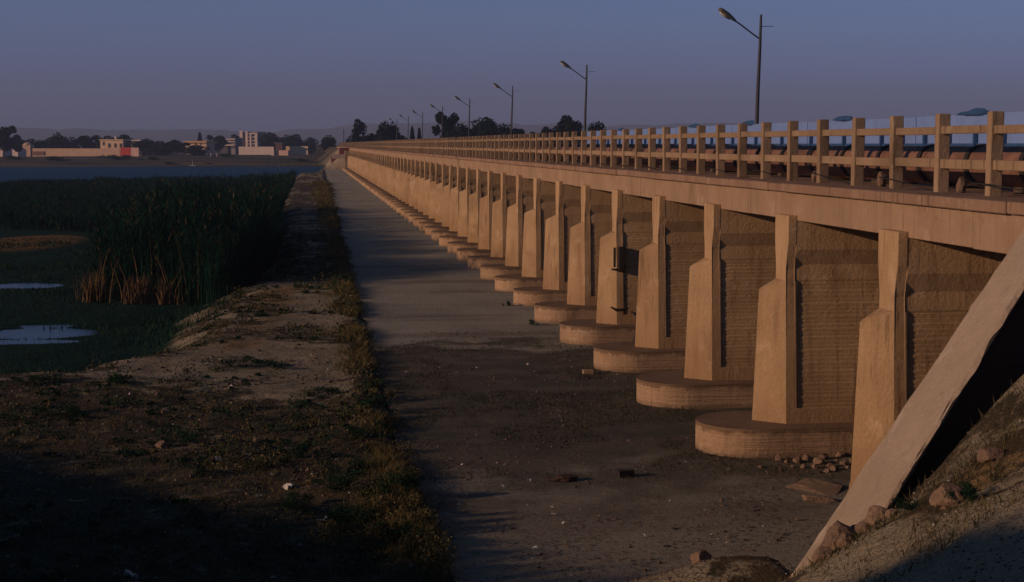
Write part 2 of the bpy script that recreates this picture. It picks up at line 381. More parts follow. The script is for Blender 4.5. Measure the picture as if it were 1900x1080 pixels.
def terrain(X, Y):
    X = np.asarray(X, float); Y = np.asarray(Y, float)
    d = sdist(X, Y, MP) + .55 * vnoise(X, Y, 3.2, 81, 3) + .25 * vnoise(X, Y, .8, 82, 2)
    n1 = vnoise(X, Y, 3.0, 1); n2 = vnoise(X, Y, .6, 2); n3 = vnoise(X, Y, 14, 3)
    left = xa(Y) - X                                   # >0 on the bank
    bank = .05 + .035 * n1 + .035 * n2 + .05 * np.exp(-((left - .5) / .35) ** 2) * (1 + 2 * n1)
    bank = bank + .12 * n3 * sstep(2, 6, left) + .05 * n2 * sstep(37, 33, Y)
    base = np.where(left > 0, bank * sstep(0, .25, left) - .06 * (1 - sstep(0, .25, left)), -.06)
    base = np.where((Y > 340) & (X > 0), .1, base)
    marsh = -1.015 + .05 * n1 + .03 * n3 + .02 * n2
    # mud bar and dry patch
    marsh = marsh + .28 * np.exp(-(((X + 17) / 5) ** 2 + ((Y - 104) / 9) ** 2)) + .2 * np.exp(-(((X + 6) / 4) ** 2 + ((Y - 62) / 4) ** 2))
    for (hx, hy, sx, sy, dp) in ((-8.8, 55.2, 1.7, 1.3, .22), (-8.9, 57.6, 1.2, .5, .14), (-12.8, 74.0, 1.3, 1.2, .22), (-9.2, 52.9, 1.8, .5, .15)):
        marsh = marsh - dp * np.exp(-(((X - hx) / sx) ** 2 + ((Y - hy) / sy) ** 2))
    rivf = sstep(262, 300, Y + X * .12 + 18 * vnoise(X, Y, 60, 9, 2)) * (Y < 480)
    marsh = marsh * (1 - rivf) + (-2.2) * rivf
    k = sstep(-3.2, .5, d)
    z = marsh * (1 - k) + base * k
    farz = -.9 + 1.0 * sstep(462, 490, Y + 6 * vnoise(X, Y, 40, 5, 3)) + .5 * vnoise(X, Y, 60, 6, 3) * sstep(480, 560, Y) + .0006 * np.maximum(Y - 500, 0)
    z = np.where(Y > 455, np.where(Y > 470, farz, np.maximum(z, farz)), z)
    # approach embankment of the road beyond the bridge
    q = sstep(2, 9, X) * (1 - sstep(26, 40, X)) * sstep(336, 341, Y) * (1 - .0 * Y)
    z = np.where(Y > 336, z * (1 - q) + (4.3) * q, z)
    # unseen levee to the left, profile shaped to throw the foreground shadow
    rid = np.interp(Y, [-60, 8.0, 9.2, 11.9, 16.6, 18.9, 25.8, 30, 35], [6.9, 6.6, 5.7, 4.35, 3.2, 2.85, 1.55, .6, 0]) * (1 + .05 * n1)
    kr = sstep(-7.6, -11.5, X) * (Y < 35)
    z = np.where(kr > 0, np.maximum(z, z * (1 - kr) + rid * kr), z)
    near = (Y < 22) & (X > -9)
    e = np.where(near, emb(np.clip(X, -9, 14), np.clip(Y, -10, 22)), -9)
    kk = 1 - sstep(-4.0, -8.5, X)
    e = e * kk + (1 - kk) * (-1) + (.05 * n2 + .05 * n1) * sstep(-.1, .4, e)
    cut = sstep(16.9, 17.6, Y) * sstep(5.3, 5.9, X)
    e = e * (1 - cut) - .1 * cut
    z = np.where(near, np.maximum(z, e), z)
    # scoured hollow under the wing wall slab
    hol = sstep(16.2, 16.36, Y) * (1 - sstep(18.5, 18.6, Y)) * sstep(5.45, 6.0, X)
    z = z - hol * np.maximum(z, 0) * .9 * (X < 30)
    return z
def axis(segs):
    a = []
    for s, e, st in segs: a += list(np.arange(s, e, st))
    return np.array(sorted(set(np.round(a, 4))))
gx = axis([(-6000, -1200, 600), (-1200, -300, 90), (-300, -60, 12), (-60, -24, 2), (-24, -11, .5), (-11, 9.6, .10), (9.6, 30, .9), (30, 120, 10), (120, 1200, 90), (1200, 6001, 600)])
gy = axis([(-400, -40, 60), (-40, 8, 2), (8, 12, .4), (12, 30, .10), (30, 45, .15), (45, 70, .25), (70, 120, .6), (120, 200, 1.6), (200, 350, 4), (350, 700, 7), (700, 1500, 50), (1500, 9001, 500)])
GX, GY = np.meshgrid(gx, gy)
GZ = terrain(GX, GY)
nx, ny = len(gx), len(gy)
ii = (np.arange(ny - 1)[:, None] * nx + np.arange(nx - 1)[None, :]).ravel()
F = np.c_[ii, ii + 1, ii + nx + 1, ii + nx]
g = npmesh('ground', np.c_[GX.ravel(), GY.ravel(), GZ.ravel()], F, EARTH, smooth=True)
def vegmask(X, Y):
    left = xa(Y) - X
    v = sstep(37.5, 32.5, Y + 2.2 * vnoise(X, Y, 3, 61, 3) + .25 * (X + 2)) * (left > -.2) * .75
    v = np.maximum(v, .8 * np.exp(-((left - .35) / .45) ** 2) * (vnoise(X, Y, 2.2, 62, 3) > -.25))
    v = np.maximum(v, .55 * (vnoise(X, Y, 2.4, 63, 4) > .22) * (left > 0))
    v = np.maximum(v, .6 * (vnoise(X, Y, 1.3, 67, 4) > .02) * (np.abs(sdist(X, Y, MP) + .8) < 1.5))
    v = np.maximum(v, .62 * (vnoise(X, Y, 2.6, 66, 4) > -.08) * (left > .3) * (Y > 58))
    v = np.where((Y < 20) & (X > 2.5), .42 * (vnoise(X, Y, 1.3, 64, 3) > .0) + .12, v)
    return v
def sandmask(X, Y):
    d = sdist(X, Y, MP)
    q = np.exp(-((d - 1.1) / 1.1) ** 2) * (Y < 62) * (.55 + .8 * vnoise(X, Y, 1.6, 65, 3))
    for (sx, sy, rx, ry) in ((.55, 27.8, .9, .9), (5.4, 16.2, .8, .9), (6.5, 14.6, 1.0, .5)):
        q = np.maximum(q, 1.1 * np.exp(-(((X - sx) / rx) ** 2 + ((Y - sy) / ry) ** 2)))
    return q
for nm, arr in (('veg', vegmask(GX, GY)), ('sand', sandmask(GX, GY)), ('drymarsh', np.exp(-(((GX + 17.5) / 3.6) ** 2 + ((GY - 104) / 9) ** 2)) + .7 * np.exp(-(((GX + 21) / 9) ** 2 + ((GY - 200) / 22) ** 2)))):
    at_ = g.data.attributes.new(nm, 'FLOAT', 'POINT'); at_.data.foreach_set('value', arr.ravel().astype(np.float32))
tag(g, 'brown earth bank and marsh floor beside the bridge', kind='structure')
def tz(x, y): return float(terrain(np.array([x]), np.array([y]))[0])

# apron: the paved dry bed along the piers
ys = axis([(8, 60, .25), (60, 345, 4)]); V = []; 
xs_rel = np.r_[0, np.linspace(.15, 6, 40), 7, 9, 14, 21]
AX = xa(ys)[:, None] + .12 * vnoise(np.zeros_like(ys), ys, 1.2, 12)[:, None] * (xs_rel[None, :] < .1) + xs_rel[None, :]; AY = np.repeat(ys[:, None], len(xs_rel), 1)
AZ = .0 + .012 * vnoise(AX, AY, 1.1, 14) * (xs_rel[None, :] < 9)
n = len(xs_rel); ii = (np.arange(len(ys) - 1)[:, None] * n + np.arange(n - 1)[None, :]).ravel()
a = npmesh('pavement', np.c_[AX.ravel(), AY.ravel(), AZ.ravel()], np.c_[ii, ii + 1, ii + n + 1, ii + n], APRON, smooth=True)
tag(a, 'grey paved apron running along the foot of the piers', kind='structure')

def sheet(name, x0, x1, y0, y1, z, mat, lab):
    o = MB().face([(x0, y0, z), (x1, y0, z), (x1, y1, z), (x0, y1, z)]).build(name, mat); tag(o, lab, kind='structure'); return o
sheet('pond_water', -200, 0, 36, 262, -1.06, POND, 'still marsh water in pools between green plants')
sheet('river', -900, 400, 262.01, 474, -1.03, RIVER, 'blue river in front of the far bank')

# hills
hx = np.linspace(-4200, 6500, 420); rows = []
prof = np.interp(hx, [-4200, -1200, -400, 0, 300, 700, 1400, 2500, 6500], [62, 50, 46, 62, 74, 62, 78, 88, 100])
prof = prof + 22 * vnoise(hx, hx * 0, 500, 21, 4) + 5 * vnoise(hx, hx * 0, 60, 22, 4)
for t, yy in ((0, 4300), (.35, 4500), (.7, 4800), (1, 5200), (.7, 5800), (0, 6500)):
    rows.append(np.c_[hx, np.full_like(hx, yy) + 120 * vnoise(hx, hx * 0 + yy, 300, 23, 3), (prof + 14 * vnoise(hx, hx * 0 + yy, 160, 24, 4)) * t - 3 * (t == 0)])
V = np.concatenate(rows); n = len(hx); ii = (np.arange(5)[:, None] * n + np.arange(n - 1)[None, :]).ravel()
tag(npmesh('hills', V, np.c_[ii, ii + 1, ii + n + 1, ii + n], HILLM, smooth=False), 'low bare hills fading into the haze on the horizon', kind='structure')

# ------------------------------------------------------------------ the bridge
YC0, SP, NP = 21.85, 5.135, 61
YEND = YC0 + SP * (NP - .5) + 1.5
BL = Vector((8.2, 14.0, 0))
br = empty('concrete_bridge', BL)
tag(br, 'long tan concrete road bridge on a row of close set wall piers', 'bridge')
def brb(mb, name, mat, smooth=False): return mb.build(name, mat, br, loc=-BL, smooth=smooth)
# fascia beam in pier-long panels
mb = MB(); yy = YC0 - 1.5 * SP
while yy < YEND:
    dx = random.uniform(-.006, .006)
    mb.box(8.2 + dx, 8.62, yy + .009, min(yy + SP, YEND) - .009, 3.955 + random.uniform(-.008, .008), 4.43, .008); yy += SP
brb(mb, 'edge_beam', CONC)
mb = MB(); yy = YC0 - 1.6 * SP
while yy < YEND:
    L = random.choice([.9, 1.3, 1.9, 2.6, 3.2]); y1 = min(yy + L, YEND)
    dx = random.uniform(-.018, .018)
    mb.box(8.10 + dx, 8.99, yy + random.uniform(.004, .014), y1 - random.uniform(.004, .014), 4.432, 4.575 + random.uniform(-.008, .006), .014, .004); yy = y1
brb(mb, 'coping', CONC_COPE)
mb = MB().box(8.64, 21.2, 12.5, YEND + 4, 4.05, 4.53)
brb(mb, 'deck_slab', CONC)
mb = MB().box(10.75, 16.6, 12.5, YEND + 4, 4.532, 4.56)
brb(mb, 'roadway', ASPH)
mb = MB().box(8.992, 10.70, 12.5, YEND + 4, 4.532, 4.572).box(16.65, 21.1, 12.5, YEND + 4, 4.532, 4.60)
brb(mb, 'footpath', CONC_COPE)
# pier prototype (local y = 0 is the pier's middle)
ZF = .486
def half(z):                                       # half thickness of the pier end
    return float(np.interp(z, [ZF, 3.13, 3.57, 4.1], [.46, .285, .39, .39]))
zz = [ZF - .1, 3.13, 3.57, 4.045]
poly = [(-half(z), z) for z in zz] + [(half(z), z) for z in zz[::-1]]
pil = MB().prism(poly, 'x', 8.05, 8.20, .008)
pm = pil.mesh('pier_pilaster')
# wall behind with horizontal ribs
left = [(-half(ZF), ZF - .1), (-half(.74), .74)]
nrib = 30; z0, z1 = .76, 2.92
for k in range(nrib):
    za = z0 + (z1 - z0) * k / nrib; zb = z0 + (z1 - z0) * (k + .62) / nrib; zc = z0 + (z1 - z0) * (k + .75) / nrib
    r = .020 + .003 * math.sin(k * 2.3)
    left += [(-half(za) + r + .004, za), (-half(zb) + r - .003, zb), (-half(zc) + r + .004, zc)]
left += [(-half(2.94) + .006, 2.94), (-half(3.13) + .006, 3.20), (-half(3.57) + .004, 3.46), (-.385, 4.05)]
poly = left + [(-u, v) for u, v in left[::-1]]
wallm = MB().prism(poly, 'x', 8.199, 20.6).mesh('pier_wall')
cap = MB().prism([(-.44, 0), (-.44, 0)], 'x', 0, 1) if False else None
# cutwater wedge
cw = MB(); a, b = half(ZF) - .002, half(2.95) - .002
pts = dict(A=(8.049, -a, ZF - .02), B=(8.049, a, ZF - .02), Cc=(7.56, 0, ZF - .02), D=(8.049, -b, 2.93), E=(8.049, b, 2.93), G=(7.655, 0, 2.775))
vs = {k: cw.bm.verts.new(p) for k, p in pts.items()}
for f in ('A Cc G D', 'Cc B E G', 'D G E', 'A B Cc', 'A D E B'): cw.bm.faces.new([vs[k] for k in f.split()])
bmesh.ops.bevel(cw.bm, geom=[e for e in cw.bm.edges if {vs['G']} & set(e.verts)], offset=.02, segments=2, affect='EDGES')
cwm = cw.mesh('cutwater')
# footing with a round nose
fp = []
for k in range(25):
    t = math.pi / 2 + math.pi * k / 24; fp.append((7.56 + .96 * math.cos(t), .96 * math.sin(t)))
fp = fp + [(9.5, -.96), (20.9, -.96), (20.9, .96), (9.5, .96)]
ft = MB().prism(fp, 'z', -.12, ZF)
bmesh.ops.bevel(ft.bm, geom=[e for e in ft.bm.edges if e.verts[0].co.z > .4 and e.verts[1].co.z > .4], offset=.035, segments=2, affect='EDGES')
ftm = ft.mesh('footing')
batm = MB().box(8.423, 8.457, -half(1.2) + .012, half(1.2) - .012, 1.2, 1.3).mesh('x')
# thin raised arris at the side of the ribbed panel
ar = MB()
for sgn in (-1, 1):
    p = [(8.204, sgn * (half(.76) - .04), .76), (8.226, sgn * (half(.76) - .04), .76), (8.226, sgn * (half(2.92) - .04), 2.92), (8.204, sgn * (half(2.92) - .04), 2.92)]
    q = [(x_, y_ + sgn * .05, z_) for x_, y_, z_ in p]
    A = [ar.bm.verts.new(v) for v in p]; B = [ar.bm.verts.new(v) for v in q]
    ar.bm.faces.new(A); ar.bm.faces.new(B[::-1])
    for i in range(4): ar.bm.faces.new((A[i], B[i], B[(i + 1) % 4], A[(i + 1) % 4]))
arm_ = ar.mesh('arris')
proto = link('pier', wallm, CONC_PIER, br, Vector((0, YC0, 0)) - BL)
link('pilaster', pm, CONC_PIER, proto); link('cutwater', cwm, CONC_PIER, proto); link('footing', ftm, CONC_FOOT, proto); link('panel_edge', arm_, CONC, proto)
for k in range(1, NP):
    c_ = copy_tree(proto, br); c_.location = Vector((random.uniform(-.02, .02), YC0 + SP * k + random.uniform(-.03, .03), 0)) - BL

for ch in list(proto.children):          # the first pier stands on its own foot instead of a round footing
    if ch.name.split('.')[0] == 'footing': bpy.data.objects.remove(ch)
lo = MB(); A_ = [(8.049, -.47, -.3), (8.049, .47, -.3), (7.50, 0, -.3), (8.049, -.462, .465), (8.049, .462, .465), (7.555, 0, .465)]
vv_ = [lo.bm.verts.new(p_) for p_ in A_]
for f_ in ((0, 1, 2), (3, 5, 4), (0, 2, 5, 3), (2, 1, 4, 5), (0, 3, 4, 1)): lo.bm.faces.new([vv_[i_] for i_ in f_])
lo.box(8.052, 20.5, -.468, .468, -.3, .38)
lo.build('lower_shaft', CONC_PIER, proto)
# railing on the bridge edge
RL = Vector((8.8, 14, 4.575)); rl = empty('concrete_railing', RL)
tag(rl, 'concrete post and double rail parapet along the bridge edge', 'railing')
PY0, PS = 20.15 - 1.77 * 3, 1.77
postm = MB().box(-.087, .087, -.075, .075, -.01, 1.10, .012).mesh('post')
far_posts = MB()
NPO = int((YEND + 150 - PY0) / PS)
for k in range(NPO):
    y_ = PY0 + PS * k
    if k < 100:
        o = link('post', postm, CONC_RAIL, rl, Vector((8.833 + random.uniform(-.006, .006), y_, 4.575)) - RL)
        o.rotation_euler = (random.uniform(-.012, .012), random.uniform(-.014, .014), random.uniform(-.03, .03))
    else:
        far_posts.box(8.746, 8.92, y_ - .075, y_ + .075, 4.57, 5.675)
o = far_posts.build('distant_posts', CONC_RAIL, rl, -RL); o['kind'] = 'stuff'
for (za, zb) in ((4.915, 5.045), (5.385, 5.495)):
    mb = MB()
    for k in range(NPO - 1):
        y_ = PY0 + PS * k
        j = random.uniform(-.008, .008); mb.box(8.785, 8.885, y_ + .07, y_ + PS - .07, za + j, zb + j, .008 if k < 40 else 0)
    mb.build('rail', CONC_RAIL, rl, -RL)

# far abutment block at the river end
ab = empty('bridge_abutment', (8.0, YEND + 1, 0)); tag(ab, 'small pale and rust red end block where the bridge meets the far bank', 'abutment')
L0 = -Vector((8.0, YEND + 1, 0))
MB().box(7.2, 21, YEND + .02, YEND + 5, -.2, 3.9).build('block', CONC, ab, L0)
MB().box(6.3, 8.2, YEND + 5.05, YEND + 20, 3.0, 4.5).build('side_beam', plain('rust_red_paint', (.18, .05, .035), .7), ab, L0)
MB().box(4.5, 6.2, YEND + 8, YEND + 12, -1, 2.6).build('gate_pier', plain('red_brown_paint', (.22, .07, .06), .7), ab, L0)
MB().box(4.7, 7.1, YEND + .4, YEND + 2.4, 2.3, 3.2).build('white_band', plain('pale_paint', (.55, .42, .36), .7), ab, L0)
pr = MB().box(8.2, 8.6, YEND + 2, YEND + 160, 3.6, 4.57); tag(pr.build('approach_kerb', CONC), 'concrete kerb of the road leaving the far bridge end', 'kerb')

# rusty pipeline behind the railing
PL = Vector((10, 14, 4.57)); pp = empty('rusty_pipeline', PL)
tag(pp, 'long rust brown steel pipe lying on the deck behind the railing', 'pipe')
mb = MB(); yy = 13.0
while yy < 300: mb.tube([(10, yy, 4.915), (10, yy + 5.9, 4.915)], .305, 20); yy += 5.93
mb.build('pipe_run', PIPE, pp, -PL, smooth=False)
stm = MB()
pts = []
for k in range(24):
    t = 2 * math.pi * k / 24
    pts.append((math.cos(t), math.sin(t)))
for (ya, yb, ra, rb) in ((-.07, .07, .308, .335),):
    A = [[stm.bm.verts.new((r * c_, y_ + .12 * s_, r * s_)) for c_, s_ in pts] for y_, r in ((ya, ra), (ya, rb), (yb, rb), (yb, ra))]
    for q in range(4):
        a_, b_ = A[q], A[(q + 1) % 4]
        for k in range(24): stm.bm.faces.new((a_[k], a_[(k + 1) % 24], b_[(k + 1) % 24], b_[k]))
stm = stm.mesh('strap')
for k in range(60): link('strap', stm, STRAP, pp, Vector((10, 19.3 + 1.9 * k, 4.915)) - PL)
mb = MB()
for k in range(90): mb.box(9.62, 10.38, 18.2 + 2.85 * k, 18.45 + 2.85 * k, 4.573, 4.66, .01)
o = mb.build('wooden_sleepers', plain('sleeper_wood', (.10, .075, .05), .9), pp, -PL); o['kind'] = 'stuff'

# panel fence on the far side of the road
FL = Vector((17, 20, 4.6)); fc = empty('panel_fence', FL)
tag(fc, 'pale blue white sheet fence on a blue steel frame across the road', 'fence')
mb = MB(); yy = 24.0
while yy < 96: mb.box(17.02, 17.04, yy + .03, yy + 5.0, 5.27, 6.02 + random.uniform(-.02, .02)); yy += 5.04
mb.build('sheet_panels', WHITEP, fc, -FL)
MB().box(16.96, 17.015, 24, 96.5, 5.10, 5.27).build('bottom_rail', BLUE, fc, -FL)
fpm = MB().box(-.045, .045, -.05, .05, 0, 1.0).mesh('post')
for k in range(42): link('post', fpm, BLUE, fc, Vector((16.95, 24.4 + 1.72 * k, 4.6)) - FL)
bkm = MB().box(-.10, .14, -.9, .6, 0, .05, .01).box(-.08, .10, -.35, .15, .05, .14, .01).mesh('bracket')
bkm = rock_lump = None
for i_, y_ in enumerate((40.2, 50.5, 71.0, 88, 62)):
    bm_ = bmesh.new(); bmesh.ops.create_icosphere(bm_, subdivisions=3, radius=1)
    for v_ in bm_.verts: v_.co *= 1 + .5 * mnoise.noise(v_.co * 1.8 + Vector((i_ * 5, 0, 0)))
    for v_ in bm_.verts: v_.co = Vector((v_.co.x * .08, v_.co.y * .95, (max(v_.co.z, 0) ** .8 * .13 if v_.co.z > 0 else v_.co.z * .04) * (1 - .35 * v_.co.y)))
    me_ = bpy.data.meshes.new('tarpaulin_roll'); bm_.to_mesh(me_); bm_.free()
    link('tarpaulin_roll', me_, BLUE, fc, Vector((17.03, y_, 6.02)) - FL)

# street lamps
lys = [71.36, 117.4, 161.0, 204.5, 246.7, 290.2, 332.5, 376]
lamp_lab = ['tall dark street lamp nearest the camera rising behind the panel fence', 'second street lamp from the right on the bridge', 'third street lamp from the right on the bridge above the dense trees',
            'fourth street lamp from the right, standing in front of the leaning tree', 'fifth street lamp from the right with its pole rising from the leaning tree', 'sixth street lamp from the right above the thin conifers',
            'seventh street lamp from the right beside the thin conifers', 'smallest and farthest street lamp just right of the round tree']
lp = empty('street_lamp', (20, lys[0], 4.6))
MB().tube([(0, 0, 0), (.02, 0, .9), (.06, 0, 3.0), (.13, 0, 5.0), (.16, 0, 6.43)], [.115, .095, .085, .07, .055], 10).build('pole', STEEL_DK, lp)
MB().box(-.2, .2, -.2, .2, -.01, .06, .01).build('base_plate', STEEL_DK, lp)
MB().tube([(.12, 0, 5.35), (-.25, 0, 5.60), (-.7, 0, 5.93), (-1.1, 0, 6.2)], .035, 8).build('arm', STEEL_DK, lp)
hd = MB(); hd.tube([(-1.0, 0, 6.13), (-1.12, 0, 6.23), (-1.35, 0, 6.40), (-1.62, 0, 6.58), (-1.78, 0, 6.67)], [.045, .075, .11, .115, .07], 10)

lh = hd.build('lamp_head', LAMPH, lp, smooth=True)
MB().tube([(-1.25, 0, 6.22), (-1.5, 0, 6.37), (-1.74, 0, 6.55)], [.04, .085, .04], 8).build('glass', LAMPG, lh, smooth=True)
tm = MB().tube([(.14, 0, 5.9), (.75, 0, 5.93)], .015, 6).build('wire_bracket', STEEL_DK, lp)
tag(lp, lamp_lab[0], 'street lamp', 'street lamps along the bridge')
for k in range(1, 8):
    o = copy_tree(lp); o.location = (20, lys[k], 4.6); o.rotation_euler = (0, 0, random.uniform(-.08, .08)); o['label'] = lamp_lab[k]

# ------------------------------------------------------------------ sloping wing wall in front
sl = 1.478; n_ = Vector((-sl, 0, 1)).normalized()
ww = empty('wing_wall', (5.9, 18.1, 0)); tag(ww, 'steep inclined concrete wing wall slab rising to the bridge at right', 'wall')
Lw = -Vector((5.9, 18.1, 0))
N = 130; V = []; Fq = []
ygr = np.r_[16.29, 16.33, np.linspace(16.4, 17.36, 12), 17.40, 17.44]
for i in range(N + 1):
    X_ = 4.95 + (8.07 - 4.95) * i / N; Z_ = (X_ - 5.3475) * sl + .3675
    for j, y_ in enumerate(ygr):
        y_ = 17.44 - (17.44 - y_) * (1 - .30 * max(0, min(1, (X_ - 5.9) / 2.1)))
        e = .06 * float(vnoise(np.array([X_]), np.array([y_ * 3]), .16, 31, 4)[0]) if j in (0, len(ygr) - 1) else 0
        hgt = .016 * float(vnoise(np.array([X_]), np.array([y_]), .22, 32, 4)[0]) - (.028 + .03 * float(vnoise(np.array([X_]), np.array([y_]), .12, 35, 2)[0]) if j in (0, len(ygr) - 1) else 0)
        V.append((X_ + n_.x * hgt, y_ + e, Z_ + n_.z * hgt))
top = len(V); th = .06
for i in range(N + 1):
    X_ = 4.95 + (8.07 - 4.95) * i / N; Z_ = (X_ - 5.3475) * sl + .3675
    for j, y_ in enumerate(ygr):
        y_ = 17.44 - (17.44 - y_) * (1 - .30 * max(0, min(1, (X_ - 5.9) / 2.1)))
        e = .05 * float(vnoise(np.array([X_]), np.array([y_]), .18, 33, 3)[0]) if j == 0 else 0
        tj = .03 if j == 0 else th; V.append((X_ - n_.x * (tj + e * .4), y_ + (.02 if j == 0 else 0), Z_ - n_.z * (tj + e * .4)))
m_ = len(ygr)
for i in range(N):
    for j in range(m_ - 1):
        a0 = i * m_ + j; Fq.append((a0, a0 + m_, a0 + m_ + 1, a0 + 1)); b0 = top + a0; Fq.append((b0, b0 + 1, b0 + m_ + 1, b0 + m_))
    a0 = i * m_; Fq.append((a0, top + a0, top + a0 + m_, a0 + m_)); a0 = i * m_ + m_ - 1; Fq.append((a0, a0 + m_, top + a0 + m_, top + a0))
npmesh('slab', np.array(V), np.array(Fq), CONC_WING, ww, Lw)
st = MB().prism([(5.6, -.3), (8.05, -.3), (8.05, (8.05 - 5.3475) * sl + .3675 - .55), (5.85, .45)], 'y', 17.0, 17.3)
st.build('stem', plain('shade_dark_concrete', (.06, .05, .045), .95), ww, Lw)  # shade under the slab put into the colour as a near-black tone
abm = MB().box(9.2, 21, 13, 18.6, -.2, 3.94); tag(abm.build('near_abutment', CONC), 'concrete abutment block under the near end of the bridge', 'abutment')

# ------------------------------------------------------------------ blades, leaves, rocks
def blades(P, hgt, wid, lean, nseg=3, curl=.5, az=None):
    """many curved tapering blades in one mesh; P (n,3)"""
    n = len(P); az = rng.uniform(0, 2 * np.pi, n) if az is None else az
    face = rng.uniform(0, np.pi, n)
    d = np.c_[np.cos(az), np.sin(az), np.zeros(n)]; s = np.c_[np.cos(face), np.sin(face), np.zeros(n)]
    V = np.zeros((n, nseg + 1, 2, 3))
    for k in range(nseg + 1):
        t = k / nseg
        c_ = P + d * (lean * hgt * (t * (1 - curl) + curl * t * t))[:, None]; c_[:, 2] += hgt * (t - .15 * curl * t * t * lean * 2)
        ww_ = wid * (1 - t ** 1.5 * .92)
        V[:, k, 0] = c_ - s * ww_[:, None] / 2; V[:, k, 1] = c_ + s * ww_[:, None] / 2
    base = (np.arange(n) * (nseg + 1) * 2)[:, None]
    Fs = np.concatenate([base + np.array([2 * k, 2 * k + 1, 2 * k + 3, 2 * k + 2]) for k in range(nseg)])
    return V.reshape(-1, 3), Fs
def leaves(P, size, flat=0.0, asp=.5):
    n = len(P); a = rng.normal(size=(n, 3)); a /= np.linalg.norm(a, axis=1)[:, None]
    b = rng.normal(size=(n, 3)); b -= a * (a * b).sum(1)[:, None]; b /= np.linalg.norm(b, axis=1)[:, None]
    s = (size * rng.uniform(.5, 1.3, n))[:, None]
    V = np.stack([P - a * s, P - b * s * asp, P + a * s, P + b * s * asp], 1).reshape(-1, 3)
    return V, np.arange(4 * n).reshape(n, 4)
def join(parts):
    V = []; F = []; o = 0
    for v, f in parts: V.append(v); F.append(f + o); o += len(v)
    return np.concatenate(V), np.concatenate(F)

# reed bed -----------------------------------------------------------
def inmarsh(X, Y, m=.5): return sdist(X, Y, MP) < -m
def reed_field(n, x0, x1, y0, y1, dens):
    X = rng.uniform(x0, x1, n); Y = y0 + (y1 - y0) * rng.random(n) ** 1.5
    ok = inmarsh(X, Y, .9) & dens(X, Y); X, Y = X[ok], Y[ok]
    return X, Y
def front(X): return np.interp(X, [-40, -30, -22, -14, -8.6, -6.0, -4.8, -3.6, -2.6, -1.0, 0], [135, 130, 122, 116, 67, 63.5, 62, 58.5, 62, 72, 80])
def dens(X, Y):
    return (Y > front(X) + 2.2 * vnoise(X, Y, 3.5, 41, 3)) & (vnoise(X, Y, 9, 42, 3) > -.52)
X1, Y1 = reed_field(26000, -9.2, -.9, 58, 130, dens)
X2, Y2 = reed_field(26000, -45, -1.2, 116, 262, dens)
X = np.r_[X1, X2]; Y = np.r_[Y1, Y2]
def reed_h(X, Y):
    h = 3.1 + 1.5 * vnoise(X, Y, 7, 43, 3) + .9 * vnoise(X, Y, 2, 44, 2)
    h = h * np.interp(Y, [60, 110, 150, 262], [1.08, .95, .68, .50]) * np.interp(X, [-60, -14, -9.0, -7, -5, -2.2, -.8], [.66, .70, .85, 1.08, 1.08, .92, .55])
    h = h * np.where((X / Y < -.128) & (Y > 100), .55, 1.0)
    return h
hh = reed_h(X, Y) * rng.uniform(.6, 1.08, len(X)); zg = terrain(X, Y)
P = np.c_[X, Y, zg - .05]
wd = np.interp(Y, [60, 250], [.030, .11])
parts = [blades(P, hh, wd, rng.uniform(.03, .28, len(X)), 4, .7)]
# leaves on the stems
k = 5
idx = np.repeat(np.arange(len(X)), k); t = rng.uniform(.25, 1.0, len(idx))
PL_ = np.c_[X[idx] + rng.normal(0, .1, len(idx)), Y[idx] + rng.normal(0, .1, len(idx)), zg[idx] + hh[idx] * t * .92]
parts.append(blades(PL_, rng.uniform(.25, .7, len(idx)), np.interp(Y[idx], [60, 250], [.035, .12]), rng.uniform(.4, 1.4, len(idx)), 2, .6))
V, Fq = join(parts)
tag(npmesh('reed_bed', V, Fq, REEDM), 'tall dark green reed bed filling the marsh', 'reeds', kind='stuff')
sel = rng.random(len(X)) < np.interp(Y, [60, 140], [.10, .03])
tops = np.c_[X[sel], Y[sel], (zg + hh * .93)[sel]]
V, Fq = blades(tops, rng.uniform(.18, .38, len(tops)), np.interp(Y[sel], [60, 250], [.06, .14]), rng.uniform(.5, 1.6, len(tops)), 2, .6)
tag(npmesh('reed_plumes', V, Fq, leafmat('reed_plume', (.07, .055, .035), (.11, .08, .05))), 'drooping brown seed heads over the reed bed', 'reeds', kind='stuff')
# dry skirts of the nearest reed clumps
parts = []
for (cx, cy, n, s, h) in ((-8.45, 65.0, 260, .24, 1.35), (-6.55, 62.9, 260, .21, 1.25), (-5.5, 62.3, 90, .10, 1.2), (-5.0, 62.2, 16, .15, 1.0), (-7.4, 64.2, 14, .5, 2.3), (-8.6, 66.0, 16, .4, 2.5), (-5.6, 62.9, 16, .4, 2.4)):
    X = rng.normal(cx, s, n); Y = rng.normal(cy, s, n)
    parts.append(blades(np.c_[X, Y, terrain(X, Y)], rng.uniform(.4, 1.0, n) * h, np.full(n, .035), rng.uniform(.05, .5, n), 3, .8))
V, Fq = join(parts); tag(npmesh('dry_reeds', V, Fq, DRYM), 'dry orange brown reed stalks at the foot of the reed bed', 'reeds', kind='stuff')
# marsh ground cover
X = rng.uniform(-22, 0, 60000); Y = 37 + 70 * rng.random(60000) ** 1.3
zt = terrain(X, Y); ok = inmarsh(X, Y, .2) & ((zt > -1.065) | (rng.random(60000) < .06)) & (vnoise(X, Y, 3, 45, 3) > -.35)
X, Y, zt = X[ok], Y[ok], zt[ok]
tall_ = np.where(vnoise(X, Y, 4, 49, 3) > .22, 1.0, .32)
V, Fq = blades(np.c_[X, Y, zt], rng.uniform(.05, .26, len(X)) * tall_, np.interp(Y, [37, 100], [.02, .05]), rng.uniform(.1, 1, len(X)), 2)
tag(npmesh('marsh_grass', V, Fq, SCRUBG), 'low dark green plants covering the wet marsh floor', 'grass', kind='stuff')
